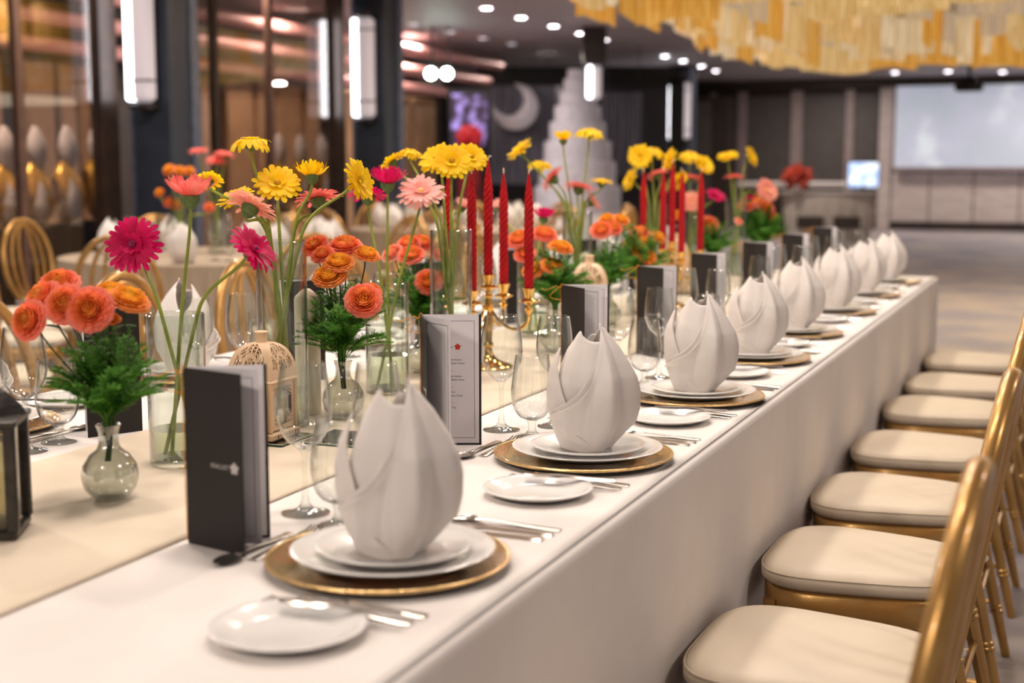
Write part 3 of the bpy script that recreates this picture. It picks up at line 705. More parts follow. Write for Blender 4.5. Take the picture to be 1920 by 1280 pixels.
# ================================================================ LONG TABLE
T = 0.75
TX0, TX1, TY0, TY1 = -1.565, 0.0, 0.25, 6.735
def cloth():
    mb = MB(); nx, ny = 60, 420
    def top(u, v):
        x = TX0 + (TX1 - TX0) * u; y = TY0 + (TY1 - TY0) * v
        return (x, y, T)
    mb.grid(top, nx, ny)
    r = 0.014
    def side(yfun, outw, nn, ph):
        def fn(u, v):
            # v: 0 at the table edge, rounds over, then hangs to the floor
            base, out = yfun(u), outw
            if v < .12: a = v / .12 * PI / 2; d, z = r * math.sin(a), T - r * (1 - math.cos(a))
            else:
                k = (v - .12) / .88; z = T - r - (T - r - .015) * k
                s = u * nn
                d = r + 0.010 * k + (0.002 + 0.014 * k) * math.sin(s + .8 * math.sin(s * .37 + ph)) * k + .003 * math.sin(2.3 * s + ph) * k * k
            return (base[0] + out[0] * d, base[1] + out[1] * d, z)
        return fn
    mb.grid(side(lambda u: (TX1, TY0 + (TY1 - TY0) * u), (1, 0), 42, 0), 420, 24)
    mb.grid(side(lambda u: (TX0, TY0 + (TY1 - TY0) * u), (-1, 0), 42, 2), 420, 24)
    mb.grid(side(lambda u: (TX0 + (TX1 - TX0) * u, TY1), (0, 1), 11, 1), 60, 24)
    mb.grid(side(lambda u: (TX0 + (TX1 - TX0) * u, TY0), (0, -1), 11, 3), 60, 24)
    me = mb.mesh('tablecloth', M_CLOTH, angle=80)
    bm = bmesh.new(); bm.from_mesh(me); bmesh.ops.remove_doubles(bm, verts=bm.verts, dist=.0015); bm.to_mesh(me); bm.free()
    return obj('tablecloth', me)
tag(cloth(), 'white floor-length cloth over the long banquet table', 'tablecloth')
RX0, RX1 = -1.05, -0.509
def runner(u, v):
    x = RX0 + (RX1 - RX0) * u; y = TY0 + .002 + (TY1 - TY0 - .004) * v
    e = min(u, 1 - u) * (RX1 - RX0)
    z = .0022 + .0045 * math.exp(-((e - .012) / .012) ** 2) + .0007 * math.sin(9 * y + 11 * x)
    if e < 1e-6: z = .0012
    return (x + .006 * math.sin(2.1 * y) * (2 * u - 1), y, T + z)
o = MB().grid(lambda u, v: runner(.5 - .5 * math.cos(PI * u), v), 30, 160).build('table_runner', M_RUNNER, angle=80)
solidify(o, .0015, 1); tag(o, 'ivory cloth runner down the middle of the long table', 'runner')

# ---------------------------------------------------------------- tableware meshes
def plate_mesh(name, R, h, m, well=.62, lip=.0):
    t = .0028
    top = [(0, .004), (R * well * .96, .004), (R * well * 1.04, .0055), (R * .9, h - .002), (R * .985, h), (R, h - .0008)]
    bot = [(R * .99, h - .003), (R * .9, h - .006), (R * well * 1.02, .0008), (R * well * .9, 0), (0, 0.0)]
    prof = top + bot
    return MB().lathe(prof, 72, cap0=False, cap1=False).mesh(name, m, angle=50)
ME_CHARGER = MB().lathe([(0, .005), (.108, .005), (.112, .0062), (.150, .0128), (.1585, .0135), (.160, .0118), (.158, .0098), (.150, .0085), (.110, .0010), (.104, 0), (0, 0)], 96, cap0=False, cap1=False).mesh('charger_plate', M_CHARGER, angle=25)
ME_CHRIM = MB().tube([(.1585 * math.cos(2 * PI * i / 120), .1585 * math.sin(2 * PI * i / 120), .0128) for i in range(120)], [.0019 + .0004 * (i % 2) for i in range(120)], 8, closed=True).mesh('beaded_rim', M_CHRIM)
ME_DINNER = plate_mesh('dinner_plate', .134, .020, M_PORC)
ME_SALAD = plate_mesh('salad_plate', .102, .015, M_PORC)
ME_BREAD = plate_mesh('bread_plate', .088, .015, M_PORC, well=.66)

def napkin_mesh():
    prof = [(0, .052), (.018, .061), (.045, .071), (.075, .0765), (.105, .076), (.13, .069), (.155, .054), (.18, .0355), (.20, .017), (.214, .0015)]
    def R(z):
        z = max(0, min(z, .214))
        for (z0, r0), (z1, r1) in zip(prof[:-1], prof[1:]):
            if z <= z1: k = (z - z0) / (z1 - z0); return r0 + (r1 - r0) * k
        return prof[-1][1]
    def lut(tab, x):
        if x <= tab[0][0]: return tab[0][1]
        for (a, p), (b, q) in zip(tab[:-1], tab[1:]):
            if x <= b: return p + (q - p) * (x - a) / (b - a)
        return tab[-1][1]
    def cr(tab, x):
        # smooth interpolation through the table
        if x <= tab[0][0]: return tab[0][1]
        for n in range(len(tab) - 1):
            if x <= tab[n + 1][0]:
                a, b = tab[n], tab[n + 1]; p, q = tab[max(n - 1, 0)], tab[min(n + 2, len(tab) - 1)]
                t = (x - a[0]) / (b[0] - a[0]); h = b[0] - a[0]
                m0 = (b[1] - p[1]) / max(1e-6, b[0] - p[0]) * h; m1 = (q[1] - a[1]) / max(1e-6, q[0] - a[0]) * h
                return (2 * t ** 3 - 3 * t * t + 1) * a[1] + (t ** 3 - 2 * t * t + t) * m0 + (-2 * t ** 3 + 3 * t * t) * b[1] + (t ** 3 - t * t) * m1
        return tab[-1][1]
    mb = MB()
    def petal(t0, t1, top, bot, sc, lx, ly, nu=44, nv=30, creases=(), hh=1.0, flare=0.0):
        def fn(u, v):
            th = t0 + (t1 - t0) * u; z0, z1 = lut(bot, th), cr(top, th)
            z = z0 + (z1 - z0) * v; k = z / .214
            r = R(z / hh) * sc
            if flare and th < 16: r += flare * max(0, (v - .72) / .28) ** 1.5 * min(1, (16 - th) / 30)
            for (tb, tt, amp, wd) in creases:       # folded ridges and valleys running from base angle tb to top angle tt
                tc = tb + (tt - tb) * k; dd = abs((th - tc + 180) % 360 - 180) / wd
                if dd < 1: r += amp * (1 - dd) * (.35 + .65 * math.sin(PI * min(1, k * 1.15 + .08)))
            tuck = max(0, math.sin(math.radians(th))) * max(0, 1 - z / .05) * .34
            r *= 1 - tuck
            a = math.radians(th)
            return (r * math.sin(a) + lx * k ** 1.3, -r * math.cos(a) + ly * k ** 1.3, z)
        mb.grid(fn, nu, nv)
    flat = [(-400, 0), (400, 0)]
    CR = ((26, 18, .010, 22), (55, 38, -.012, 22), (88, 66, .008, 26), (-14, 2, -.008, 26), (150, 130, -.008, 30), (-55, -25, .006, 22))
    # outer wrap: right side closed cone, front edge sweeps from the tip to the lower left
    topA = [(-100, .050), (-85, .053), (-60, .064), (-38, .077), (-20, .093), (-8, .114), (0, .138), (5, .160), (9, .182), (13, .202), (18, .2135), (30, .2138), (400, .2138)]
    botA = [(-100, .048), (-78, .047), (-45, .030), (-8, .001), (400, .0)]
    petal(-94, 200, topA, botA, 1.0, .018, 0.0, 150, 44, CR, 1.0, .006)
    # hem fold doubled just inside the sweep
    topA2 = [(a - 6.5, z + .0065) for a, z in topA]
    petal(-92, 40, topA2, botA, .955, .017, 0.0, 70, 34, CR, 1.0, .004)
    # under-fold at the lower left, closing the base
    petal(-160, 6, [(-160, .075), (-100, .064), (-60, .056), (-30, .040), (6, .012)], flat, .955, 0, 0, 40, 10, ((-40, -20, -.004, 25),))
    # inner peak behind the sweep
    topB = [(-190, .09), (-150, .125), (-110, .16), (-78, .188), (-50, .2075), (-30, .200), (0, .192), (40, .190), (90, .18), (120, .17)]
    petal(-190, 120, topB, [(-400, .01), (400, .01)], .80, .002, .008, 90, 34, ((-60, -46, .006, 24), (-95, -75, -.006, 26), (-20, -18, -.004, 20)), 1.11)
    # left leaf
    topC = [(-150, .05), (-125, .085), (-104, .135), (-88, .168), (-78, .179), (-68, .172), (-54, .138), (-40, .10), (-24, .066), (-10, .05)]
    petal(-150, -10, topC, [(-400, .004), (400, .004)], .88, -.012, -.002, 60, 30, ((-75, -76, .006, 30), (-45, -55, -.004, 20)), 1.10)
    # back wall
    petal(150, 235, [(150, .2), (190, .19), (235, .12)], flat, .93, .0, .006, 30, 20, ())
    me = mb.mesh('napkin', M_NAPKIN, angle=180)
    return me
ME_NAPKIN = napkin_mesh()

def glass_mesh(kind):
    if kind == 'wine':   # large red wine glass
        st = [(.037, 0), (.0365, .0016), (.022, .0045), (.012, .009), (.0062, .017), (.0046, .035), (.0042, .07), (.0052, .092), (.010, .0985)]
        o = [(.008, .0985), (.014, .1015), (.026, .112), (.037, .130), (.0415, .152), (.0405, .180), (.0355, .212), (.0325, .228)]
    elif kind == 'white':
        st = [(.035, 0), (.0345, .0016), (.021, .0045), (.011, .009), (.0058, .017), (.0044, .04), (.0040, .082), (.0050, .100), (.009, .106)]
        o = [(.008, .106), (.013, .1095), (.025, .122), (.0345, .142), (.0370, .160), (.0350, .190), (.0305, .222)]
    else:                # water goblet with a short stem
        st = [(.033, 0), (.0325, .0016), (.020, .0045), (.012, .008), (.0078, .014), (.0068, .022), (.009, .031), (.012, .034)]
        o = [(.010, .034), (.015, .0355), (.025, .041), (.035, .055), (.0405, .078), (.0405, .098), (.0365, .130), (.0325, .158)]
    # smooth the bowl
    q = []
    for k in range(len(o) - 1):
        p0, p1, p2, p3 = o[max(k - 1, 0)], o[k], o[k + 1], o[min(k + 2, len(o) - 1)]
        for j in range(4):
            t = j / 4
            q.append(tuple(.5 * ((2 * p1[d]) + (-p0[d] + p2[d]) * t + (2 * p0[d] - 5 * p1[d] + 4 * p2[d] - p3[d]) * t * t + (-p0[d] + 3 * p1[d] - 3 * p2[d] + p3[d]) * t ** 3) for d in (0, 1)))
    q.append(o[-1])
    i = [(max(r - .0012, .0005), z + (.0022 if n < 3 else 0)) for n, (r, z) in enumerate(q)]
    rim = [(o[-1][0] + .0001, o[-1][1] + .0005), (o[-1][0] - .0006, o[-1][1] + .0009), (o[-1][0] - .0012, o[-1][1] + .0005)]
    bowl = MB().lathe([(0, q[0][1])] + q + rim + i[::-1] + [(0, i[0][1])], 44, cap0=False, cap1=False).mesh('bowl', M_GLASS, angle=60)
    stem = MB().lathe([(0, 0)] + st + [(0, st[-1][1] + .001)], 32, cap0=False, cap1=False).mesh('stem_and_foot', M_SOLIDGLASS, angle=60)
    return bowl, stem
ME_GL = {k: glass_mesh(k) for k in ('wine', 'white', 'goblet')}

def strip(pts, th=.0016):
    """flat tapered bar along +x: pts = (x, half width, z)"""
    vs = []; fs = []
    for x, hw, z in pts:
        vs += [(x, -hw, z), (x, hw, z), (x, hw * .75, z + th), (x, -hw * .75, z + th)]
    for k in range(len(pts) - 1):
        for j in range(4): fs.append((k * 4 + j, k * 4 + (j + 1) % 4, k * 4 + 4 + (j + 1) % 4, k * 4 + 4 + j))
    fs.append((3, 2, 1, 0)); n = (len(pts) - 1) * 4; fs.append((n, n + 1, n + 2, n + 3))
    return vs, fs
HAND = [(0, .0075, .001), (.01, .0085, .001), (.05, .0062, .0025), (.09, .0042, .005), (.115, .0036, .006)]
def fork_mesh(L=1.0):
    mb = MB(); mb.add(*strip([(x * L, h, z) for x, h, z in HAND + [(.13, .006, .005), (.145, .0115, .003), (.155, .012, .0025)]]))
    for k in range(4):
        y = -.0095 + k * .00633
        vs, fs = strip([(.153 * L, .0019, .0025), (.175 * L, .0017, .0028), (.195 * L, .001, .0065)], .0014)
        mb.add([(a, b + y, c) for a, b, c in vs], fs)
    return mb.mesh('fork', M_SILVER, angle=50)
def knife_mesh(L=1.0, bw=.0095):
    return MB().add(*strip([(0, .0058, .0), (.004, .0068, .0), (.05, .0062, .0), (.095, .005, .0), (.105, .0055, .0005), (.112, bw * .8, .001), (.16, bw, .001), (.195, bw * .9, .001), (.212, bw * .4, .001)][:] if L == 1 else [(x * L, h, z) for x, h, z in [(0, .0058, 0), (.05, .006, 0), (.095, .0046, .002), (.11, bw, .0015), (.15, bw, .001), (.175, bw * .5, .001)]], .0035)).mesh('knife', M_SILVER, angle=50)
def spoon_mesh(L=1.0):
    mb = MB(); mb.add(*strip([(x * L, h, z) for x, h, z in HAND + [(.13, .005, .005)]]))
    def fn(u, v):
        a = 2 * PI * u; k = v
        return (.153 * L + .027 * k * math.cos(a), .0165 * k * math.sin(a) * (1 - .12 * math.cos(a)), .0006 + .0055 * k * k)
    mb.grid(fn, 22, 6)
    return mb.mesh('spoon', M_SILVER, angle=60)
ME_FORK, ME_FORK_S, ME_KNIFE, ME_BKNIFE, ME_SPOON = fork_mesh(), fork_mesh(.86), knife_mesh(), knife_mesh(.86, .0085), spoon_mesh()
for me_sp in (ME_SPOON,): pass

# ---------------------------------------------------------------- menu card
MW, MH = .112, .246
ME_COVER = MB().box((MW / 2, 0, MH / 2), (MW, .0012, MH)).mesh('cover', M_DARKCARD, smooth=False)
ME_PAGE = MB().box((MW / 2 - .002, 0, MH / 2), (MW - .005, .0005, MH - .004)).mesh('page', M_PAGE, smooth=False)
def frame_mesh():
    mb = MB(); x0, x1, z0, z1, t = .012, MW - .013, .012, MH - .014, .0007
    for c, d in (((.5 * (x0 + x1), 0, z0), (x1 - x0 + t, .0002, t)), ((.5 * (x0 + x1), 0, z1), (x1 - x0 + t, .0002, t)), ((x0, 0, .5 * (z0 + z1)), (t, .0002, z1 - z0)), ((x1, 0, .5 * (z0 + z1)), (t, .0002, z1 - z0))): mb.box(c, d)
    return mb.mesh('printed_border', M_INK, smooth=False)
ME_BORDER = frame_mesh()
def flower_logo(m, r):
    vs = [(0, 0, 0)]; fs = []
    n = 60
    for i in range(n): a = 2 * PI * i / n; q = r * (.62 + .38 * abs(math.cos(2.5 * (a - PI / 2)))); vs.append((q * math.cos(a), 0, q * math.sin(a)))
    for i in range(n): fs.append((0, 1 + (i + 1) % n, 1 + i))
    return MB().add(vs, fs).mesh('flower_emblem', m, smooth=False)
ME_EMB_R, ME_EMB_W = flower_logo(M_REDINK, .0062), flower_logo(M_LOGO, .0085)
TXT = [('ved Pumpkin Risotto', .0047, .158), ('y Spinach & Goats Cheese', .0047, .1515), ('\u2014', .006, .137), ('y Norwegian Salmon', .0047, .127), ('que, Lemon Butter Sauce', .0047, .1205), ('\u2014', .006, .106), ('ine Tart', .0047, .097), ('illi & Raspberry Coulis', .0047, .0905), ('\u2014', .006, .078), ('e or Tea', .0047, .068)]
TXT_ME = [(text_mesh(b, s, M_INK, 'CENTER'), z) for b, s, z in TXT]
ME_BRAND = text_mesh('ERALLIST', .0048, M_INK, 'RIGHT')
ME_BRAND_W = text_mesh('ERALLIST', .0085, M_LOGO, 'RIGHT')
def menu(x, y, rz_cover, rz_leaf, rz_back, lab, detail=True, grp='menu cards on the near side'):
    t = thing('menu_card', lab, 'menu', (x, y, T), 0, grp)
    bk = obj('back_cover', ME_COVER, t, (0, 0, 0), rz_back)
    pg = obj('page', ME_PAGE, t, (-.0014 * math.sin(-rz_back) * -1, 0, .001), rz_back)
    pg.location = (math.sin(rz_back) * .0011, -math.cos(rz_back) * .0011, .002)
    cv = obj('front_cover', ME_COVER, t, (0, 0, 0), rz_cover)
    lf = obj('page', ME_PAGE, t, (math.sin(rz_leaf) * .0002, -math.cos(rz_leaf) * .0002, .002), rz_leaf)
    if detail:
        q = obj('printed_border', ME_BORDER, pg, (0, -.0004, 0))
        obj('printed_border', ME_BORDER, lf, (0, -.0004, 0))
        for me, z in TXT_ME:
            k = obj('lettering', me, pg, (MW / 2, -.00045, z)); k.rotation_euler = (PI / 2, 0, 0)
        k = obj('lettering', ME_BRAND, pg, (.060, -.00045, .181)); k.rotation_euler = (PI / 2, 0, 0)
        obj('flower_emblem', ME_EMB_R, pg, (.068, -.0005, .1835))
        k = obj('lettering', ME_BRAND_W, cv, (MW * .76, -.0009, .114)); k.rotation_euler = (PI / 2, 0, 0)
        obj('flower_emblem', ME_EMB_W, cv, (MW * .86, -.001, .117))
    # tied golden cord round the spine
    pts = [(-.0012, .0, .004), (-.002, -.001, .10), (-.0016, -.0008, .2), (-.003, -.001, .236)]
    c = MB().tube(pts, .0007, 5)
    bow = [(-.003, -.001, .238), (-.012, -.004, .243), (-.022, -.008, .238), (-.034, -.012, .233), (-.046, -.010, .236)]
    c.tube(bow, .0007, 5)
    bow = [(-.003, -.001, .238), (.004, -.004, .246), (.007, -.008, .249), (.002, -.006, .249), (-.004, -.001, .241), (-.022, -.004, .226), (-.028, -.006, .218), (-.020, -.006, .213), (-.001, -.002, .211)]
    c.tube(bow, .0007, 5)
    c.build('golden_cord', M_CORD, t)
    return t

# ---------------------------------------------------------------- place settings, near side
SET = [(-.190, 1.534), (-.174, 2.248), (-.160, 2.936), (-.179, 3.599), (-.190, 4.207), (-.185, 4.90), (-.182, 5.58), (-.180, 6.26)]
MENU_A = [(-13, 12, 37.6), (-58, -34, 24), (-42, -12, 27), (-34, 15, 27), (-30, 10, 27), (-28, 12, 28), (-30, 8, 27), (-30, 8, 27)]
NAP_RZ = math.radians(19.6)
rs = random.Random(11)
def glass(name, kind, loc, lab, grp):
    t = thing(name, lab, 'glass', loc, 0, grp)
    obj('bowl', ME_GL[kind][0], t); obj('stem_and_foot', ME_GL[kind][1], t)
    return t
def mo(name, me, loc, rz, lab, cat, grp, sc=None):
    o = obj(name, me, None, loc, rz); tag(o, lab, cat, grp)
    if sc: o.scale = sc
    return o
def setting(cx, cy, i, side):
    """side=1: diner at +x; side=-1: mirrored by half a turn"""
    S_ = side; R_ = 0 if side == 1 else PI
    who = '%s right-hand place setting' % ORD[i] if side == 1 else '%s far-side place setting' % ORD[i]
    g = 'near-side' if side == 1 else 'far-side'
    def L(dx, dy, z=0): return (cx + S_ * dx, cy + S_ * dy, T + z)
    cp = thing('charger_plate', 'gold glass charger plate of the ' + who, 'plate', L(0, 0), 0, 'gold charger plates')
    obj('glass_body', ME_CHARGER, cp); obj('beaded_rim', ME_CHRIM, cp)
    mo('dinner_plate', ME_DINNER, L(.006, .003, .0062), 0, 'white dinner plate of the ' + who, 'plate', 'white dinner plates')
    mo('salad_plate', ME_SALAD, L(.008, .002, .0160), 0, 'small white plate under the napkin of the ' + who, 'plate', 'small white plates')
    n = mo('napkin', ME_NAPKIN, L(.010, .004, .0205), NAP_RZ + (0 if side == 1 else 2.6) + rs.uniform(-.12, .12), 'white standing folded napkin of the ' + who, 'napkin', 'folded napkins')
    k = rs.uniform(.97, 1.03); n.scale = (k, k, rs.uniform(.98, 1.03))
    if n.get('solid') is None: solidify(n, .0018, 0)
    mo('bread_plate', ME_BREAD, L(.024, -.283), 0, 'white bread plate of the ' + who, 'plate', 'bread plates')
    mo('butter_knife', ME_BKNIFE, L(.130, -.212, .0165), R_ + PI + .12, 'butter knife across the bread plate of the ' + who, 'knife', 'butter knives')
    mo('fork', ME_FORK, L(.135, -.199), R_ + PI - .01, 'outer silver fork of the ' + who, 'fork', 'silver forks')
    mo('fork', ME_FORK_S, L(.140, -.1705), R_ + PI + .0, 'inner silver fork of the ' + who, 'fork', 'silver forks')
    mo('knife', ME_KNIFE, L(.145, .184), R_ + PI, 'inner silver knife of the ' + who, 'knife', 'silver knives')
    mo('knife', ME_KNIFE, L(.150, .212), R_ + PI - .02, 'outer silver knife of the ' + who, 'knife', 'silver knives')
    mo('spoon', ME_SPOON, L(.150, .240), R_ + PI, 'silver soup spoon of the ' + who, 'spoon', 'silver spoons')
    mo('spoon', ME_SPOON, L(-.199, .080), R_ - PI / 2, 'dessert spoon above the plates of the ' + who, 'spoon', 'dessert spoons')
    mo('fork', ME_FORK_S, L(-.1735, -.055), R_ + PI / 2, 'dessert fork above the plates of the ' + who, 'fork', 'dessert forks')
    gw, gs, gg = ((-.240, .190), (-.158, .268), (-.158, .148)) if side == 1 else ((-.250, .135), (-.170, .205), (-.245, .045))
    glass('wine_glass', 'wine', L(*gw), 'large empty wine glass of the ' + who, 'large wine glasses')
    glass('wine_glass', 'white', L(*gs), 'slimmer empty wine glass of the ' + who, 'slim wine glasses')
    glass('water_goblet', 'goblet', L(*gg), 'short stemmed water goblet of the ' + who, 'water goblets')
MENU_P = [(-.494, 1.520), (-.494, 2.245), (-.480, 2.95), (-.500, 3.60), (-.512, 4.21), (-.506, 4.90), (-.502, 5.58), (-.500, 6.26)]
for i, (cx, cy) in enumerate(SET):
    setting(cx, cy, i, 1)
    a = MENU_A[i]
    menu(MENU_P[i][0], MENU_P[i][1], math.radians(a[0]), math.radians(a[1]), math.radians(a[2]), 'charcoal menu card standing half open, %s on the chair side' % ORD[i], i < 6)
OPP_Y = [2.05, 2.76, 3.45, 4.12, 4.78, 5.44, 6.1]
for i, y in enumerate(OPP_Y):
    setting(-1.385, y, i, -1)
    menu(-1.066, y + .109, math.radians(190), math.radians(215), math.radians(243), 'charcoal menu card with its cover to the camera, %s on the far side' % ORD[i], False, 'menu cards on the far side')
# ================================================================ CENTREPIECES
TR = T + .0045     # on the runner
def cyl_vase(x, y, R, H, lab, water=.10):
    t = thing('cylinder_vase', lab, 'vase', (x, y, TR), 0, 'clear cylinder vases')
    b = .012
    prof = [(0, 0), (R - .002, 0), (R, .002), (R, H - .001), (R - .0012, H), (R - .0024, H - .001), (R - .0024, b), (0, b - .001)]
    MB().lathe(prof, 40, cap0=False, cap1=False).build('glass_wall', M_VASE, t, angle=50)
    MB().lathe([(0, b), (R - .003, b), (R - .003, b + water), (0, b + water)], 40, cap0=False, cap1=False).build('water', M_WATER, t, angle=50)
    return t

# ---- gerbera daisies
def gerbera_mesh(m, cup, n1=22, n2=18, Rp=.046, droop=0.0, seed=0):
    rr = random.Random(seed); vs = []; fs = []
    base = []
    for ring, (n, L, c, zoff) in enumerate(((n1, Rp, cup, 0.0), (n2, Rp * .86, cup + .16, .0025), (16, Rp * .42, cup + .5, .004))):
        # connected inner ring
        o = len(vs); r0 = .009 - .001 * ring
        for i in range(n):
            a = 2 * PI * i / n + ring * .4; vs.append((r0 * math.cos(a), r0 * math.sin(a), zoff))
        cidx = len(vs); vs.append((0, 0, zoff - .001))
        for i in range(n):
            a = 2 * PI * (i + .5) / n + ring * .4 + rr.uniform(-.04, .04)
            LL = L * rr.uniform(.88, 1.06); cc = c + rr.uniform(-.10, .10) * (2.4 if cup > .5 else 1); dd = droop + rr.uniform(-.05, .2)
            prev = (o + i, o + (i + 1) % n); fs.append((cidx, prev[0], prev[1]))
            wmax = 2 * PI * LL / n * (.84 if cup < .5 else .66)
            for s in (.35, .65, .88, 1.0):
                r = r0 + (LL - r0) * s
                el = cc * s - dd * s * s
                rad = r * math.cos(el * .9); z = zoff + r * math.sin(el) * .9
                hw = wmax * (.55 + .6 * s - .25 * s * s) if s < 1 else wmax * .38
                row = []
                for sg in (-1, 1):
                    vs.append((rad * math.cos(a) - sg * hw * .5 * math.sin(a) * -1 * -1, rad * math.sin(a) + sg * hw * .5 * math.cos(a), z + .0012 * (1 if s < 1 else 0)))
                    row.append(len(vs) - 1)
                # mid rib slightly lower
                fs.append((prev[0], row[0], row[1], prev[1])); prev = (row[0], row[1])
    return MB().add(vs, fs).mesh('petals', m, angle=80)
GM = {}
for nm, m, disc, sd in (('yellow', M_YEL, M_DISC_D, 1), ('magenta', M_MAG, M_DISC_M, 2), ('coral', M_CORAL, M_DISC_L, 3), ('peach', M_PEACH, M_DISC_L, 4), ('pale pink', M_PINK, M_DISC_L, 5)):
    n1 = 20 if nm == 'yellow' else 26
    GM[nm] = dict(flat=gerbera_mesh(m, .12, n1, n1 - 3, droop=.05, seed=sd), cup=gerbera_mesh(m, .78, n1, n1 - 3, droop=.0, seed=sd + 9), droop=gerbera_mesh(m, .05, n1, n1 - 3, droop=.45, seed=sd + 19),
                  disc=MB().lathe([(0, .0095), (.004, .009), (.007, .0065), (.008, .003), (.006, .0)], 18, cap0=False, cap1=False).mesh('flower_centre', disc))
ME_CALYX = MB().lathe([(.003, -.018), (.008, -.014), (.0125, -.007), (.0135, -.001), (.012, .001)], 16, cap1=False).mesh('calyx', M_CALYX)
G_LIST = []
def qb(p0, p1, p2, p3, n=18):
    out = []
    for i in range(n + 1):
        t = i / n; out.append(p0 * (1 - t) ** 3 + p1 * 3 * t * (1 - t) ** 2 + p2 * 3 * t * t * (1 - t) + p3 * t ** 3)
    return out
def gerbera(vase, col, form, px, py, depth, face, size=1.0):
    """face: (right, toward viewer, up) direction the bloom looks, in viewer terms"""
    x, y, R, H, desc = vase
    p = at(px, py, depth)
    vw = Vector((-FW.x, -FW.y, 0)).normalized()
    nrm = (RT * face[0] + vw * face[1] + Vector((0, 0, 1)) * face[2]).normalized()
    G_LIST.append((desc, col, px, vase, form, p, nrm, size))
def build_gerberas():
    by = {}
    for g in G_LIST: by.setdefault((g[0], g[1]), []).append(g)
    rg = random.Random(5)
    for (desc, col), gs in by.items():
        gs.sort(key=lambda g: g[2])
        for i, (_, _, px, vase, form, p, nrm, size) in enumerate(gs):
            x, y, R, H, d_ = vase
            lab = ('only %s gerbera in the %s' % (col, desc)) if len(gs) == 1 else ('%s %s gerbera in the %s' % (NTH[i], col, desc))
            base = Vector((x, y, TR))
            t = thing('gerbera', lab, 'flower', p, 0, 'gerbera daisies')
            q = nrm.to_track_quat('Z', 'Y').to_matrix().to_4x4() @ Matrix.Rotation(rg.uniform(0, 6), 4, 'Z')
            bl = obj('petals', GM[col][form], t); bl.matrix_local = q @ Matrix.Scale(size * 1.12, 4)
            c = obj('flower_centre', GM[col]['disc'], t); c.matrix_local = q @ Matrix.Scale(size, 4)
            k = obj('calyx', ME_CALYX, t); k.matrix_local = q @ Matrix.Scale(size * 1.28, 4)
            # stem from the vase floor over the rim
            d = Vector((p.x - x, p.y - y, 0)); dl = d.length; d = d.normalized() if dl > 1e-4 else Vector((1, 0, 0))
            off = min(R * .78, dl * .35)
            b0 = base - d * min(R * .7, .02 + dl * .25) + Vector((rg.uniform(-.012, .012), rg.uniform(-.012, .012), .016))
            rim = base + d * off + Vector((0, 0, H))
            tip = p - nrm * .016 * size
            m1 = b0 + (rim - b0) * .75; m2 = tip - nrm * .03 * size - Vector((0, 0, .05)) * max(.2, 1 - abs(nrm.z))
            # first straight to the rim, then bend to the head
            pts = [b0 + (rim - b0) * (j / 5) for j in range(5)] + qb(rim, rim + (rim - b0) * .22, m2, tip, 12)
            MB().tube([pp - p for pp in pts], [.0036 - .0008 * j / len(pts) for j in range(len(pts))], 7).build('stem', M_STEM, t)

# ---- spray roses and fern in bud vases
def rose_mesh(m, seed, open_=1.0):
    rr = random.Random(seed); vs = [(0, 0, 0)]; fs = []
    layers = [(3, .0040, .0235, -1.0), (4, .0070, .0238, -.8), (5, .0098, .0235, -.45), (6, .0124, .0228, -.1), (7, .0148, .0215, .2), (8, .0170, .0195, .5), (8, .0190, .0168, .8), (8, .0206, .0135, 1.1), (7, .0215, .0100, 1.3)]
    for li, (n, R, H, tilt) in enumerate(layers):
        for i in range(n):
            a0 = 2 * PI * (i + rr.uniform(-.2, .2)) / n + li * .7; half = PI / n * 1.25
            o = len(vs); nu, nv = 6, 5; hh = H * rr.uniform(.92, 1.08); ph = rr.uniform(0, 6)
            for j in range(1, nv + 1):
                v = j / nv
                for k in range(nu + 1):
                    u = k / nu * 2 - 1; a = a0 + half * u * (.45 + .55 * min(1, v * 1.4))
                    belly = math.sin(min(1, .12 + v * .95) * PI / 2) ** .7
                    curl = max(0, v - .62) / .38
                    r = max(.0008, R * belly + .0042 * curl ** 1.5 * (.2 + tilt) + .0012 * curl * math.sin(7 * u + ph))
                    z = hh * v * (1 - .08 * u * u) - .0042 * max(0, tilt) * curl ** 2 + .0011 * curl * math.sin(6 * u + ph)
                    vs.append((r * math.cos(a), r * math.sin(a), z))
            for k in range(nu): fs.append((0, o + k, o + k + 1))
            for j in range(nv - 1):
                for k in range(nu): fs.append((o + j * (nu + 1) + k, o + j * (nu + 1) + k + 1, o + (j + 1) * (nu + 1) + k + 1, o + (j + 1) * (nu + 1) + k))
    return MB().add(vs, fs).mesh('bloom', m, angle=80)
ROSE = {'coral': [rose_mesh(M_ROSE_C, 1), rose_mesh(M_ROSE_C, 2)], 'orange': [rose_mesh(M_ROSE_O, 3), rose_mesh(M_ROSE_O, 4)], 'pink': [rose_mesh(M_ROSE_P, 5), rose_mesh(M_ROSE_P, 6)]}
ME_SEPAL = MB().lathe([(.002, -.009), (.005, -.006), (.0075, -.001), (.013, .003)], 10, cap1=False).mesh('sepals', M_LEAF)
def leaf_patch(mb, p, d, up, L, W):
    s = d.cross(up).normalized()
    def fn(u, v):
        c = math.sin(PI * min(.999, v * .96 + .02)) ** .7
        return p + d * (L * v) + s * (W * c * (u - .5)) + up * (-.25 * L * v * v + .08 * W * abs(u - .5) * 2)
    mb.grid(fn, 4, 6)
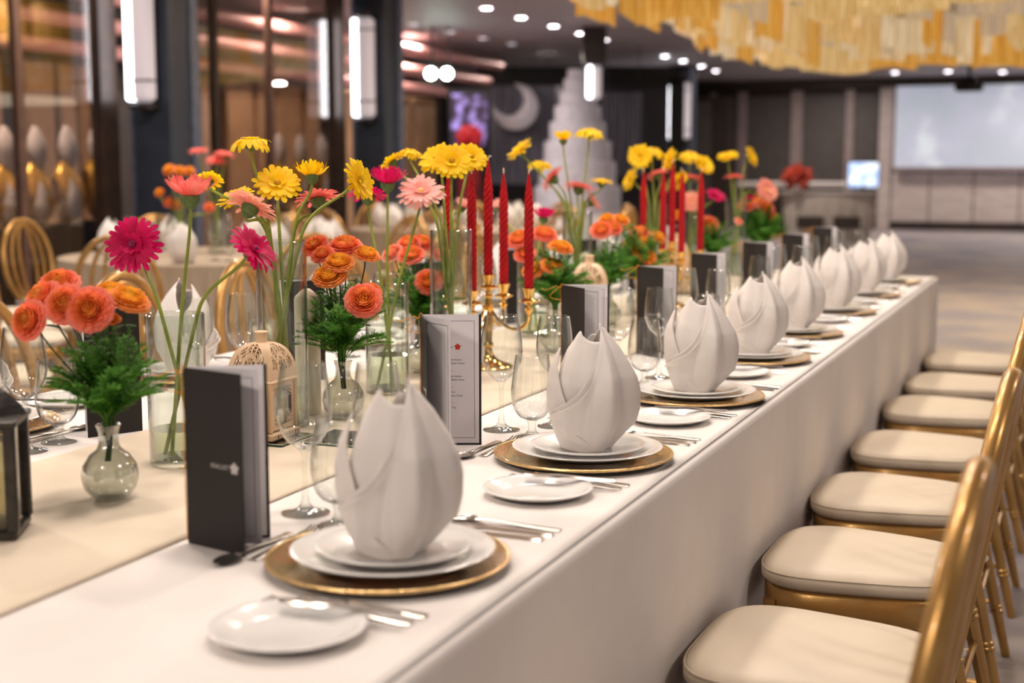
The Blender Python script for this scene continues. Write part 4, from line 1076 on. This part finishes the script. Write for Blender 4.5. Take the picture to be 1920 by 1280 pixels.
def fern_mesh(seed, nf=96, H=.155, spread=.080):
    rr = random.Random(seed); mb = MB()
    for f in range(nf):
        a = rr.uniform(0, 2 * PI); L = rr.uniform(.6, 1.05) * H; sp = rr.uniform(.25, 1.0) * spread
        p0 = Vector((0, 0, -.01)); p3 = Vector((sp * math.cos(a) * 1.1, sp * math.sin(a) * 1.1, L * (1 - .55 * (sp / spread) ** 2)))
        c = qb(p0, Vector((0, 0, L * .4)), p3 * .75 + Vector((0, 0, L * .12)), p3, 16)
        mb.tube(c, .0006, 3)
        for k in range(5, 17):
            d = (c[k] - c[k - 1]).normalized(); n = 9
            for j in range(n):
                b = rr.uniform(0, 2 * PI); h = Vector((math.cos(b), math.sin(b), rr.uniform(-.2, .5))); h = (h - d * h.dot(d) * .5).normalized()
                q = c[k] + d * rr.uniform(0, .008); l = rr.uniform(.009, .020) * (1.2 - k / 22); s = h.cross(d).normalized() * .0010
                e = q + (h + d * .5).normalized() * l
                mb.add([q - s, q + s, e + s * .4, e - s * .4], [(0, 1, 2, 3)])
    return mb.mesh('fern_sprigs', M_FERN, angle=80)
FERN = [fern_mesh(1), fern_mesh(2), fern_mesh(3)]
ME_BUD_O = None
def bud_profile(t):
    o = [(0, 0), (.022, 0), (.028, .004), (.039, .018), (.043, .036), (.0405, .054), (.031, .070), (.0195, .079), (.0155, .088), (.0150, .104), (.0185, .116), (.0195, .118)]
    i = [(r - t, z + (t if z < .03 else 0)) for r, z in o[2:-1]][::-1]
    return o + [(.018, .1185)] + [(max(r, .001), z) for r, z in i] + [(0, .006)]
def bud_mesh():
    mb = MB(); mb.lathe(bud_profile(.0025), 48, cap0=False, cap1=False)
    vs = []
    for x, y, z in mb.v:  # moulded swirl ribs on the belly
        r = math.hypot(x, y)
        if r > .03 and .008 < z < .066:
            a = math.atan2(y, x); k = 1 + .03 * math.sin(16 * a + 130 * z) * math.sin(PI * (z - .008) / .058); x *= k; y *= k
        vs.append((x, y, z))
    mb.v = vs
    return mb.mesh('glass_body', M_CUTGLASS, angle=70)
ME_BUD = bud_mesh()
ME_BUDW = MB().lathe([(0, .008), (.030, .009), (.039, .036), (.034, .060), (0, .0602)], 32, cap0=False, cap1=False).mesh('water', M_WATER)
def rose_vase(x, y, desc, roses, fern=0, rz=0.0, fs=1.0):
    t = thing('bud_vase', 'round moulded glass bud vase ' + desc, 'vase', (x, y, TR), rz, 'round bud vases')
    obj('glass_body', ME_BUD, t)
    f = obj('fern', FERN[fern], None, (x, y, TR + .105), rz); f.scale = (fs, fs, fs)
    tag(f, 'feathery asparagus fern in the bud vase ' + desc, 'fern', kind='stuff')
    rr = random.Random(int(x * 1000) ^ int(y * 1000))
    by = {}
    for r in roses: by.setdefault(r[0], []).append(r)
    for col, rsz in by.items():
        rsz.sort(key=lambda r: r[1])
        for i, (_, px, py, depth, face, size) in enumerate(rsz):
            p = at(px, py, depth); vw = Vector((-FW.x, -FW.y, 0)).normalized()
            nrm = (RT * face[0] + vw * face[1] + Vector((0, 0, 1)) * face[2]).normalized()
            lab = ('only %s spray rose in the bud vase %s' % (col, desc)) if len(rsz) == 1 else ('%s %s spray rose in the bud vase %s' % (NTH[i], col, desc))
            g = thing('spray_rose', lab, 'flower', p, 0, 'spray roses')
            q = nrm.to_track_quat('Z', 'Y').to_matrix().to_4x4() @ Matrix.Rotation(rr.uniform(0, 6), 4, 'Z') @ Matrix.Diagonal((size * 1.10, size * 1.10, size * .84, 1))
            b = obj('bloom', ROSE[col][i % 2], g); b.matrix_local = q
            b = obj('sepals', ME_SEPAL, g); b.matrix_local = q
            v0 = Vector((x + rr.uniform(-.006, .006), y + rr.uniform(-.006, .006), TR + .06)); rim = Vector((x + rr.uniform(-.008, .008), y + rr.uniform(-.008, .008), TR + .12))
            tip = p - nrm * .008 * size
            pts = [v0 - p] + [c - p for c in qb(rim, rim + Vector((0, 0, .05)), tip - Vector((0, 0, .04)) - nrm * .01, tip, 12)]
            MB().tube(pts, .0015, 6).build('stem', M_LEAF, g)
            mb = MB()
            for j in (5, 8, 10):
                c = pts[j]; a = rr.uniform(0, 6.3); d = Vector((math.cos(a), math.sin(a), .35)).normalized()
                leaf_patch(mb, c, d, Vector((0, 0, 1)), rr.uniform(.028, .044), rr.uniform(.016, .024))
            lv = mb.build('leaves', M_LEAF, g, angle=80)
            lv['kind'] = 'stuff'

# ---- vases
def vdepth(x, y): return (Vector((x, y, T)) - CAM).dot(FW)
def on_t(px, py): q = on_z(px, py, T); return q.x, q.y
V = {}
def mkv(k, px, py, R, H, desc, water=.1):
    x, y = px, py; V[k] = (x, y, R, H, desc); cyl_vase(x, y, R, H, 'clear ' + desc, water)
mkv(1, -.807, 1.926, .050, .262, 'short cylinder vase beside the nearest menu card', .05)
mkv(2, -.830, 2.304, .050, .368, 'tall cylinder vase behind the near cream lantern', .06)
mkv(3, -.825, 2.737, .050, .252, 'short cylinder vase left of the second menu card', .075)
mkv(4, -.740, 2.900, .050, .366, 'tall cylinder vase left of the near red candles', .09)
mkv(5, -.900, 3.830, .050, .235, 'short cylinder vase right of the near red candles', .06)
mkv(6, -.920, 4.270, .050, .366, 'tall cylinder vase beyond the near candelabra', .09)
mkv(7, -.920, 5.157, .050, .366, 'tall cylinder vase left of the far candelabra', .09)
mkv(8, -.930, 5.735, .050, .30, 'middle cylinder vase right of the far candelabra', .06)
mkv(9, -.885, 6.385, .050, .366, 'farthest tall cylinder vase on the long table', .09)
DV = {k: vdepth(v[0], v[1]) for k, v in V.items()}
g = lambda k, col, form, px, py, face, size=1.0, dd=0.0: gerbera(V[k], col, form, px, py, DV[k] + dd, face, size)
# vase 1
g(1, 'magenta', 'flat', 250, 458, (-.12, 1, .22), 1.02, .0)
g(1, 'coral', 'cup', 357, 367, (.0, .02, 1), 1.04)
g(1, 'magenta', 'flat', 476, 468, (.72, .30, .55), .98)
# vase 2
g(2, 'yellow', 'droop', 470, 264, (.0, .05, 1), .92)
g(2, 'yellow', 'flat', 520, 345, (.12, .72, .7), .96)
g(2, 'yellow', 'cup', 585, 330, (-.05, -.25, 1), .78)
g(2, 'peach', 'flat', 470, 388, (.32, -.45, .85), 1.06, -.06)
g(2, 'yellow', 'flat', 442, 372, (-.3, .35, .75), .80, .08)
g(2, 'coral', 'flat', 596, 372, (-.15, -.2, .9), .98, .05)
g(2, 'yellow', 'flat', 672, 338, (.86, .42, .3), .90, .0)
g(2, 'yellow', 'flat', 392, 340, (-.1, -.5, .7), .62, .1)
# vase 3
g(3, 'magenta', 'flat', 690, 368, (.0, -.25, .95), .98, .06)
g(3, 'magenta', 'cup', 727, 343, (.02, .12, 1), 1.0)
g(3, 'pale pink', 'flat', 789, 360, (.05, .62, .8), 1.10)
# vase 4
g(4, 'yellow', 'flat', 847, 303, (.05, .85, .55), .98, -.05)
g(4, 'yellow', 'flat', 818, 298, (-.35, .6, .6), .88, .02)
g(4, 'yellow', 'flat', 884, 295, (.3, .7, .5), .80, .05)
g(4, 'yellow', 'flat', 735, 304, (-.6, -.2, .75), .72, .05)
g(4, 'yellow', 'droop', 770, 284, (.15, .1, 1), .68, .08)
g(4, 'pale pink', 'cup', 868, 388, (.3, .0, 1), .62, .3)
# vase 5
g(5, 'magenta', 'cup', 1019, 408, (.1, .05, 1), .86)
g(5, 'pale pink', 'cup', 935, 388, (-.3, .0, 1), .72, .2)
# vase 6
g(6, 'yellow', 'flat', 975, 282, (-.62, .25, .8), 1.0, -.1)
g(6, 'yellow', 'droop', 1012, 307, (.05, -.1, 1), .95, .0)
g(6, 'yellow', 'cup', 1056, 262, (.0, .05, 1), .82)
g(6, 'yellow', 'droop', 1105, 246, (.05, .0, 1), 1.12)
g(6, 'coral', 'flat', 1036, 335, (-.7, -.2, .5), 1.0, -.05)
g(6, 'coral', 'flat', 1085, 352, (.15, -.15, .95), 1.12)
g(6, 'peach', 'flat', 1112, 378, (.75, .1, .55), .9)
g(6, 'yellow', 'flat', 1128, 342, (.05, .05, 1), .85, .05)
# vase 7
g(7, 'yellow', 'flat', 1200, 293, (-.15, .9, .3), 1.0, -.05)
g(7, 'yellow', 'droop', 1226, 282, (.2, .2, 1), 1.05)
g(7, 'yellow', 'flat', 1182, 337, (-.85, .3, .3), .95)
g(7, 'coral', 'flat', 1234, 327, (-.3, -.2, .9), 1.05)
g(7, 'yellow', 'flat', 1256, 300, (-.8, .25, .35), 1.0)
g(7, 'yellow', 'flat', 1272, 338, (.4, .4, -.3), .9, -.02)
# vase 8
g(8, 'yellow', 'droop', 1295, 290, (.1, .25, .95), 1.20)
g(8, 'yellow', 'flat', 1320, 309, (.4, .6, .5), 1.0)
g(8, 'coral', 'flat', 1294, 334, (.1, -.1, 1), 1.12)
g(8, 'peach', 'flat', 1296, 378, (.0, .9, .2), .95, -.1)
g(8, 'magenta', 'flat', 1342, 366, (.3, .4, .8), .95)
# vase 9
g(9, 'yellow', 'flat', 1364, 294, (-.2, .3, .9), 1.08)
g(9, 'yellow', 'flat', 1408, 294, (.75, .35, .4), 1.1)
g(9, 'coral', 'flat', 1376, 333, (.0, -.05, 1), 1.12)
g(9, 'peach', 'flat', 1438, 357, (.35, .75, .4), 1.25)
g(9, 'magenta', 'flat', 1405, 372, (-.1, -.1, 1), .9)
build_gerberas()

# ---- bud vases with roses
x, y = -.747, 1.669; d = vdepth(x, y)
rose_vase(x, y, 'nearest the camera', [
    ('coral', 60, 602, d - .04, (-.4, .8, .3), 1.10), ('coral', 112, 540, d + .03, (-.1, .6, .8), 1.18), ('coral', 84, 562, d + .0, (-.5, .5, .6), 1.1), ('coral', 126, 572, d - .05, (-.1, .9, .4), 1.10),
    ('coral', 170, 582, d - .06, (.05, .9, .35), 1.22), ('orange', 208, 556, d + .02, (.1, .4, .9), 1.0), ('orange', 240, 568, d - .02, (.35, .3, .8), 1.12), ('orange', 205, 602, d - .02, (.1, .3, .9), .62)], 0, .3, 1.05)
x, y = -.759, 2.418; d = vdepth(x, y)
rose_vase(x, y, 'right of the pillar candle', [
    ('coral', 592, 464, d + .02, (-.3, .5, .7), 1.0), ('coral', 606, 480, d - .02, (-.2, .5, .7), .85), ('coral', 648, 468, d + .02, (.0, .35, .95), 1.28), ('orange', 686, 482, d + .0, (.2, .3, .9), 1.0), ('orange', 636, 498, d - .04, (.0, .45, .9), 1.12),
    ('orange', 618, 522, d - .05, (-.05, .55, .8), 1.18), ('coral', 681, 566, d - .08, (.1, .8, .5), 1.28), ('coral', 696, 548, d - .05, (.3, .6, .7), .75)], 1, 1.1, 1.15)
x, y = -.892, 3.045; d = vdepth(x, y)
rose_vase(x, y, 'behind the second menu card', [
    ('pink', 738, 478, d - .02, (-.4, .5, .7), 1.05), ('coral', 768, 460, d, (-.1, .4, .9), 1.1), ('coral', 790, 460, d + .02, (.2, .4, .9), 1.15), ('coral', 772, 482, d - .05, (-.1, .5, .8), 1.2), ('pink', 829, 484, d - .05, (.2, .3, .9), 1.12),
    ('coral', 803, 530, d - .08, (.0, .8, .5), 1.2), ('orange', 822, 516, d - .06, (.1, .3, .9), .55), ('coral', 828, 534, d - .04, (.5, .4, .6), .65)], 2, 2.0, 1.2)
x, y = -.720, 3.540; d = vdepth(x, y)
rose_vase(x, y, 'left of the third menu card', [
    ('coral', 975, 452, d, (-.3, .5, .8), 1.3), ('coral', 1020, 444, d, (.1, .4, .9), 1.3), ('coral', 985, 478, d - .02, (-.2, .6, .7), 1.1), ('orange', 1050, 468, d - .04, (.2, .3, .9), 1.25), ('orange', 1000, 508, d - .04, (-.2, .6, .7), 1.1), ('orange', 1034, 502, d - .05, (.2, .5, .8), 1.2)], 0, 3.1, 1.2)
x, y = -.780, 4.180; d = vdepth(x, y)
rose_vase(x, y, 'beside the second cream lantern', [('orange', 1138, 412, d, (-.2, .5, .8), .9), ('orange', 1164, 414, d, (.2, .5, .8), .95), ('coral', 1128, 434, d - .03, (-.1, .6, .7), 1.3), ('coral', 1148, 430, d - .02, (.1, .6, .7), 1.1)], 1, 4.0, 1.1)
x, y = -.800, 4.580; d = vdepth(x, y)
rose_vase(x, y, 'by the fourth menu card', [('coral', 1200, 440, d, (.0, .5, .9), 1.3), ('orange', 1185, 458, d - .02, (-.2, .6, .7), 1.15), ('orange', 1206, 452, d - .02, (.2, .5, .8), 1.1), ('orange', 1197, 468, d - .04, (.0, .7, .6), 1.25), ('orange', 1214, 484, d - .05, (.2, .7, .6), 1.1), ('orange', 1232, 446, d, (.4, .5, .7), 1.0)], 2, 5.0, 1.35)
x, y = -.850, 5.810; d = vdepth(x, y)
rose_vase(x, y, 'right of the far candles', [('coral', 1328, 424, d, (.0, .8, .5), 1.6), ('orange', 1272, 404, d, (-.3, .6, .6), .9), ('pink', 1384, 416, d + .1, (.3, .6, .6), .7)], 0, .9, 1.2)
x, y = -.795, 6.528; d = vdepth(x, y)
rose_vase(x, y, 'at the far table end', [('coral', 1400, 386, d, (-.2, .6, .7), 1.5), ('coral', 1434, 390, d, (.2, .6, .7), 1.6), ('coral', 1446, 410, d, (.3, .6, .6), 1.4), ('orange', 1416, 376, d + .02, (.0, .5, .8), 1.0)], 1, 1.9, 1.5)

# ---- candelabra with twisted red tapers
def taper_mesh():
    L, R, n, nz = .30, .0118, 40, 150; vs = []; fs = []
    for j in range(nz + 1):
        v = j / nz; z = L * v; rr_ = R * (1 if v < .70 else (1 - ((v - .70) / .30) ** 1.7 * .85)); tw = z / R * .9
        for i in range(n):
            a = 2 * PI * i / n; k = .72 + .34 * abs(math.sin(2.5 * (a - tw)))
            vs.append((rr_ * k * math.cos(a), rr_ * k * math.sin(a), z))
    for j in range(nz):
        for i in range(n): fs.append((j * n + i, j * n + (i + 1) % n, (j + 1) * n + (i + 1) % n, (j + 1) * n + i))
    fs.append(tuple(range(n - 1, -1, -1))); fs.append(tuple(nz * n + i for i in range(n)))
    return MB().add(vs, fs).mesh('wax_taper', M_RED, angle=75)
ME_TAPER = taper_mesh()
ME_WICKT = MB().tube([(0, 0, .297), (0, 0, .305), (.004, 0, .312), (.009, 0, .311)], .0017, 6).mesh('wick', M_WICK)
def cup_mb(x, y, z):
    return MB().lathe([(.004, -.050), (.007, -.044), (.011, -.036), (.007, -.030), (.006, -.024), (.012, -.019), (.024, -.016), (.026, -.013), (.018, -.011), (.011, -.006), (.0125, .004), (.017, .016), (.0175, .018), (.0125, .018), (.0125, .004)], 24, c=(x, y, z))
def candelabra(x, y, rz, lab):
    t = thing('candelabra', 'gold five-armed candelabra ' + lab, 'candelabra', (x, y, TR), rz, 'gold candelabra')
    MB().lathe([(0, 0), (.062, 0), (.064, .004), (.058, .009), (.040, .014), (.022, .024), (.012, .036), (.009, .05), (.013, .056), (.013, .062), (.009, .068), (.011, .10), (.012, .125), (.009, .142), (.015, .150), (.016, .156), (.009, .162), (.008, .18)], 36).build('base_and_stem', M_CANDGOLD, t)
    spots = [(0, 0, .222)]
    for k in range(4):
        a = PI / 2 * k; spots.append((.110 * math.cos(a), .110 * math.sin(a), .190))
        c, s = math.cos(a), math.sin(a)
        pts = qb(Vector((.008 * c, .008 * s, .150)), Vector((.045 * c, .045 * s, .085)), Vector((.112 * c, .112 * s, .090)), Vector((.110 * c, .110 * s, .145)), 16)
        MB().tube(pts, .0045, 8).build('arm', M_CANDGOLD, t)
    for sx, sy, sz in spots:
        cup_mb(sx, sy, sz).build('candle_cup', M_CANDGOLD, t)
    ca, sa = math.cos(rz), math.sin(rz)
    wpos = [(x + sx * ca - sy * sa, y + sx * sa + sy * ca, TR + sz + .006) for sx, sy, sz in spots]
    order = sorted(range(5), key=lambda i: (Vector(wpos[i]) - CAM).dot(RT) / (Vector(wpos[i]) - CAM).dot(FW))
    for n_, i in enumerate(order):
        cd_ = thing('taper_candle', '%s twisted red taper in the candelabra %s' % (NTH[n_] if n_ else 'leftmost', lab), 'candle', wpos[i], 0, 'twisted red candles')
        obj('wax_taper', ME_TAPER, cd_); obj('wick', ME_WICKT, cd_, (0, 0, 0), -YAW * 0 + i)
candelabra(-.765, 3.177, YAW - .36, 'near the second place setting')
candelabra(-.760, 4.850, YAW + .20, 'farther down the table')

# ---- pierced cream lantern
def pierced(fn, holes, nu=30, nv=30, t=.0012, name='panel', m=None):
    vs = []; fs = []; idx = {}
    for j in range(nv):
        for i in range(nu):
            if holes((i + .5) / nu, (j + .5) / nv): continue
            f = []
            for a, b in ((i, j), (i + 1, j), (i + 1, j + 1), (i, j + 1)):
                if (a, b) not in idx: idx[(a, b)] = len(vs); vs.append(tuple(fn(a / nu, b / nv)))
                f.append(idx[(a, b)])
            fs.append(tuple(f))
    return MB().add(vs, fs).mesh(name, m or M_LANT, smooth=False)
LW = .056
def dome_fn(u, v):
    h = .080 * math.sin(v * PI / 2 * .98); w_ = LW * (math.cos(v * PI / 2 * .98) ** .75 * .93 + .07)
    return Vector(((2 * u - 1) * w_, -w_, .135 + h))
def dome_holes(u, v):
    # arch field filled with tracery
    x = (u - .5) * 2
    if v < .16 or v > .86 or abs(x) > .80: return False
    if (x / .80) ** 2 + ((v - .16) / .70) ** 2 > 1: return False
    rr_ = math.hypot(x * .9, v - .16)
    if abs(rr_ - .34) < .045: return False
    a = math.atan2(v - .16, x * .9)
    if abs(math.sin(a * 6)) < .36: return False
    return abs(((rr_ * 9 + math.sin(a * 6)) % 1) - .5) > .16
def win_fn(u, v): return Vector(((2 * u - 1) * LW * .93, -LW * .93, .022 + .106 * v))
def win_holes(u, v):
    x, z = (u - .5) * 2, (v - .5) * 2
    if abs(x) > .72 or abs(z) > .84: return False
    cx_, cz_ = .72 - abs(x), .84 - abs(z)
    if math.hypot(cx_, cz_) < .50:
        k = math.hypot(cx_, cz_); return abs(((k * 7) % 1) - .5) > .22 and k > .12
    return True
ME_DOME = pierced(dome_fn, dome_holes, 46, 34, name='dome_face'); ME_WIN = pierced(win_fn, win_holes, 40, 44, name='window_face')
M_LANTGLASS = thin_glass('lantern_glass', (226, 224, 206), 1.5)
def lantern(x, y, rz, lab, s=1.0):
    t = thing('lantern', lab, 'lantern', (x, y, TR + .0045), rz, 'cream pierced lanterns'); t.scale = (s, s, s)
    bs = MB().box((0, 0, .009), (LW * 2.18, LW * 2.18, .018), bev=.004).build('base', M_LANT, t)
    for k in range(4):
        mk = MB(); yb = -LW * 1.09 - .0002
        for j, xx in enumerate((-.036, -.024, -.012, 0, .012, .024, .036)):
            if j % 2: mk.lathe([(0, -.0006), (.0016, -.0006), (.0016, .0006), (0, .0006)], 10, c=(xx, yb, .0095), cap0=False, cap1=False)
            else: mk.box((xx, yb, .0095), (.0015, .0008, .007)); mk.box((xx, yb, .0125), (.0042, .0008, .0014)); mk.box((xx, yb, .0065), (.0042, .0008, .0014))
        o = mk.build('hole_shade_marks', M_DARKMARK, bs, smooth=False); o.rotation_euler = (0, 0, k * PI / 2); o['kind'] = 'stuff'  # raised dark marks painting the shade of pierced holes
    for k in range(4):
        o = obj('window_face', ME_WIN, t, (0, 0, 0), k * PI / 2); solidify(o, .0012, 0)
        o = obj('dome_face', ME_DOME, t, (0, 0, 0), k * PI / 2); solidify(o, .0012, 0)
        a = k * PI / 2 + PI / 4
        MB().box((LW * .93 * math.sqrt(2) * math.cos(a), LW * .93 * math.sqrt(2) * math.sin(a), .075), (.009, .009, .112), rz=0, bev=.002).build('corner_post', M_LANT, t)
        g_ = MB().box((0, -LW * .86, .075), (LW * 1.6, .0012, .10)).build('glass_pane', M_LANTGLASS, t, smooth=False); g_.rotation_euler = (0, 0, k * PI / 2)
    MB().box((0, 0, .1315), (LW * 2.14, LW * 2.14, .010), bev=.004).build('cornice', M_LANT, t)
    MB().lathe([(.012, .208), (.015, .214), (.0135, .217), (.0135, .236), (.0155, .238), (.013, .240), (0, .240)], 24).build('chimney', M_LANT, t)
    MB().lathe([(.02, .02), (.02, .085), (.017, .09), (0, .09)], 20).build('candle_stub', M_IVORYWAX, t)
    return t
def mirror(x, y, w_, d_, rz, lab):
    t = thing('mirror_tile', lab, 'mirror', (x, y, TR), rz, 'mirror tiles under the centrepieces')
    MB().box((0, 0, .0012), (w_, d_, .0024)).build('glass_slab', M_MIRROREDGE, t, smooth=False)
    MB().box((0, 0, .0030), (w_ - .002, d_ - .002, .0012)).build('mirror_face', M_MIRROR, t, smooth=False)
lx, ly = -.790, 2.166
lantern(lx, ly, .02, 'cream pierced metal lantern with a domed top behind the nearest menu', .84)
mirror(lx + .001, ly + .004, .145, .120, .02, 'mirror tile under the near cream lantern')
q = Vector((-.76, 3.94, 0)); lantern(q.x, q.y, .3, 'cream pierced lantern behind the third menu card'); mirror(q.x, q.y, .16, .16, .3, 'mirror tile under the second cream lantern')
q = Vector((-.90, 5.385, 0)); lantern(q.x, q.y, .2, 'cream pierced lantern farthest down the table'); mirror(q.x, q.y, .16, .16, .2, 'mirror tile under the farthest cream lantern')
# ivory pillar candles
def pillar(x, y, h, lab, R=.0265):
    q = Vector((x, y, 0))
    t = thing('pillar_candle', lab, 'candle', (q.x, q.y, TR), 0, 'ivory pillar candles')
    MB().lathe([(0, 0), (R - .001, 0), (R, .002), (R, h - .022), (R * .93, h - .016), (R * .55, h - .006), (R * .25, h), (0, h + .0008)], 40, cap0=False, cap1=False).build('wax', M_IVORYWAX, t, angle=50)
    MB().tube([(0, 0, h - .001), (.0005, 0, h + .008)], .0009, 5).build('wick', M_WICK, t)
pillar(-.850, 2.431, .262, 'ivory pillar candle beside the near tall vase')
pillar(-.950, 4.440, .22, 'ivory pillar candle behind the second cream lantern')
mirror(-.622, 2.219, .16, .13, .02, 'mirror tile in front of the ivory pillar candle')

# ---- black iron lantern at the left edge
q = on_z(-18, 1010, T)
t = thing('black_lantern', 'black iron lantern cut by the left edge of the picture', 'lantern', (q.x - .018, q.y + .012, TR), .55)
B = .046
MB().box((0, 0, .007), (B * 2.25, B * 2.25, .014), bev=.003).build('base', M_BLACK, t)
for k in range(4):
    a = k * PI / 2 + PI / 4
    MB().box((B * math.sqrt(2) * math.cos(a), B * math.sqrt(2) * math.sin(a), .085), (.016, .016, .15), bev=.003).build('corner_post', M_BLACK, t)
    o = MB().box((0, -B, .085), (B * 1.8, .0014, .14)).build('glass_pane', M_LANTGLASS, t, smooth=False); o.rotation_euler = (0, 0, k * PI / 2)
MB().box((0, 0, .163), (B * 2.5, B * 2.5, .012), bev=.003).build('cornice', M_BLACK, t)
MB().lathe([(B * 1.35, .168), (B * 1.2, .182), (B * .8, .20), (B * .4, .213), (.008, .222), (.006, .23)], 4).build('roof', M_BLACK, t, smooth=False)
MB().tube([(.018 * math.cos(2 * PI * i / 20), 0, .246 + .018 * math.sin(2 * PI * i / 20)) for i in range(20)], .003, 6, closed=True).build('ring_handle', M_BLACK, t)
MB().lathe([(.018, .014), (.018, .07), (0, .072)], 18).build('candle_stub', M_IVORYWAX, t)

# ================================================================ THINGS ON THE BACKGROUND TABLES
def bg_set(cx, cy, k):
    for j in range(8):
        a = 2 * PI * j / 8 + .3
        o = obj('napkin', ME_NAPKIN, None, (cx + .66 * math.cos(a), cy + .66 * math.sin(a), .755), a); solidify(o, .0018, 0)
        tag(o, 'white folded napkin on the %s round background table, %s' % (['near', 'middle', 'far'][k], NTH[j].replace('from left', 'around')), 'napkin', 'napkins on background tables')
        if k < 2:
            for nm, kind, da, rr_ in (('wine_glass', 'wine', .25, .52), ('water_goblet', 'goblet', .38, .58)):
                glass(nm, kind, (cx + rr_ * math.cos(a + da), cy + rr_ * math.sin(a + da), .754), 'clear %s on the %s round background table, %s' % (nm.replace('_', ' '), ['near', 'middle'][k], NTH[j].replace('from left', 'around')), 'glasses on background tables')
for k, (cx, cy, r, lab) in enumerate(BT): bg_set(cx, cy, k)
# centrepiece of the near background table
def bg_center(cx, cy, lab, heads):
    t = thing('flower_centrepiece', lab, 'flowers', (cx, cy, .753))
    MB().lathe([(.055, 0), (.055, .36), (.052, .36), (.052, .01), (0, .01)], 28, cap1=False).build('glass_vase', M_VASE, t)
    for col, px, py, dd, face, sz in heads:
        p = at(px, py, dd); vw = Vector((-FW.x, -FW.y, 0)).normalized()
        nrm = (RT * face[0] + vw * face[1] + Vector((0, 0, 1)) * face[2]).normalized()
        q = Matrix.Translation(p - Vector((cx, cy, .753))) @ nrm.to_track_quat('Z', 'Y').to_matrix().to_4x4() @ Matrix.Scale(sz, 4)
        if col in GM: me = GM[col]['flat']
        else: me = ROSE[col.split('_')[1]][0]
        b = obj('bloom', me, t); b.matrix_local = q
        tip = p - Vector((cx, cy, .753))
        MB().tube(qb(Vector((0, 0, .05)), Vector((0, 0, .35)), tip - Vector((0, 0, .1)), tip, 10), .005, 6).build('stem', M_STEM, t)
cx, cy, _, _ = BT[0]
dd = (Vector((cx, cy, .75)) - CAM).dot(FW) - .1
q1, q2 = at(342, 470, dd), at(408, 470, dd + .2)
bg_center(q1.x, q1.y, 'vase of small orange blooms on the near round background table', [('r_orange', 318, 320, dd, (-.2, .7, .5), 1.4), ('r_orange', 337, 322, dd, (.2, .7, .5), 1.3), ('r_orange', 355, 322, dd, (.2, .7, .5), 1.2), ('r_orange', 300, 362, dd, (-.2, .7, .5), 1.1), ('r_coral', 318, 380, dd, (-.2, .7, .5), 1.3), ('r_orange', 332, 385, dd, (.2, .7, .5), 1.4), ('r_coral', 392, 390, dd, (.2, .7, .5), 1.2)])
bg_center(q2.x, q2.y, 'tall vase of pink gerberas on the near round background table', [('coral', 372, 284, dd + .2, (-.1, .1, 1), 1.5), ('coral', 420, 290, dd + .2, (.1, .1, 1), 1.5), ('coral', 405, 302, dd + .2, (.1, .3, .9), 1.4)])
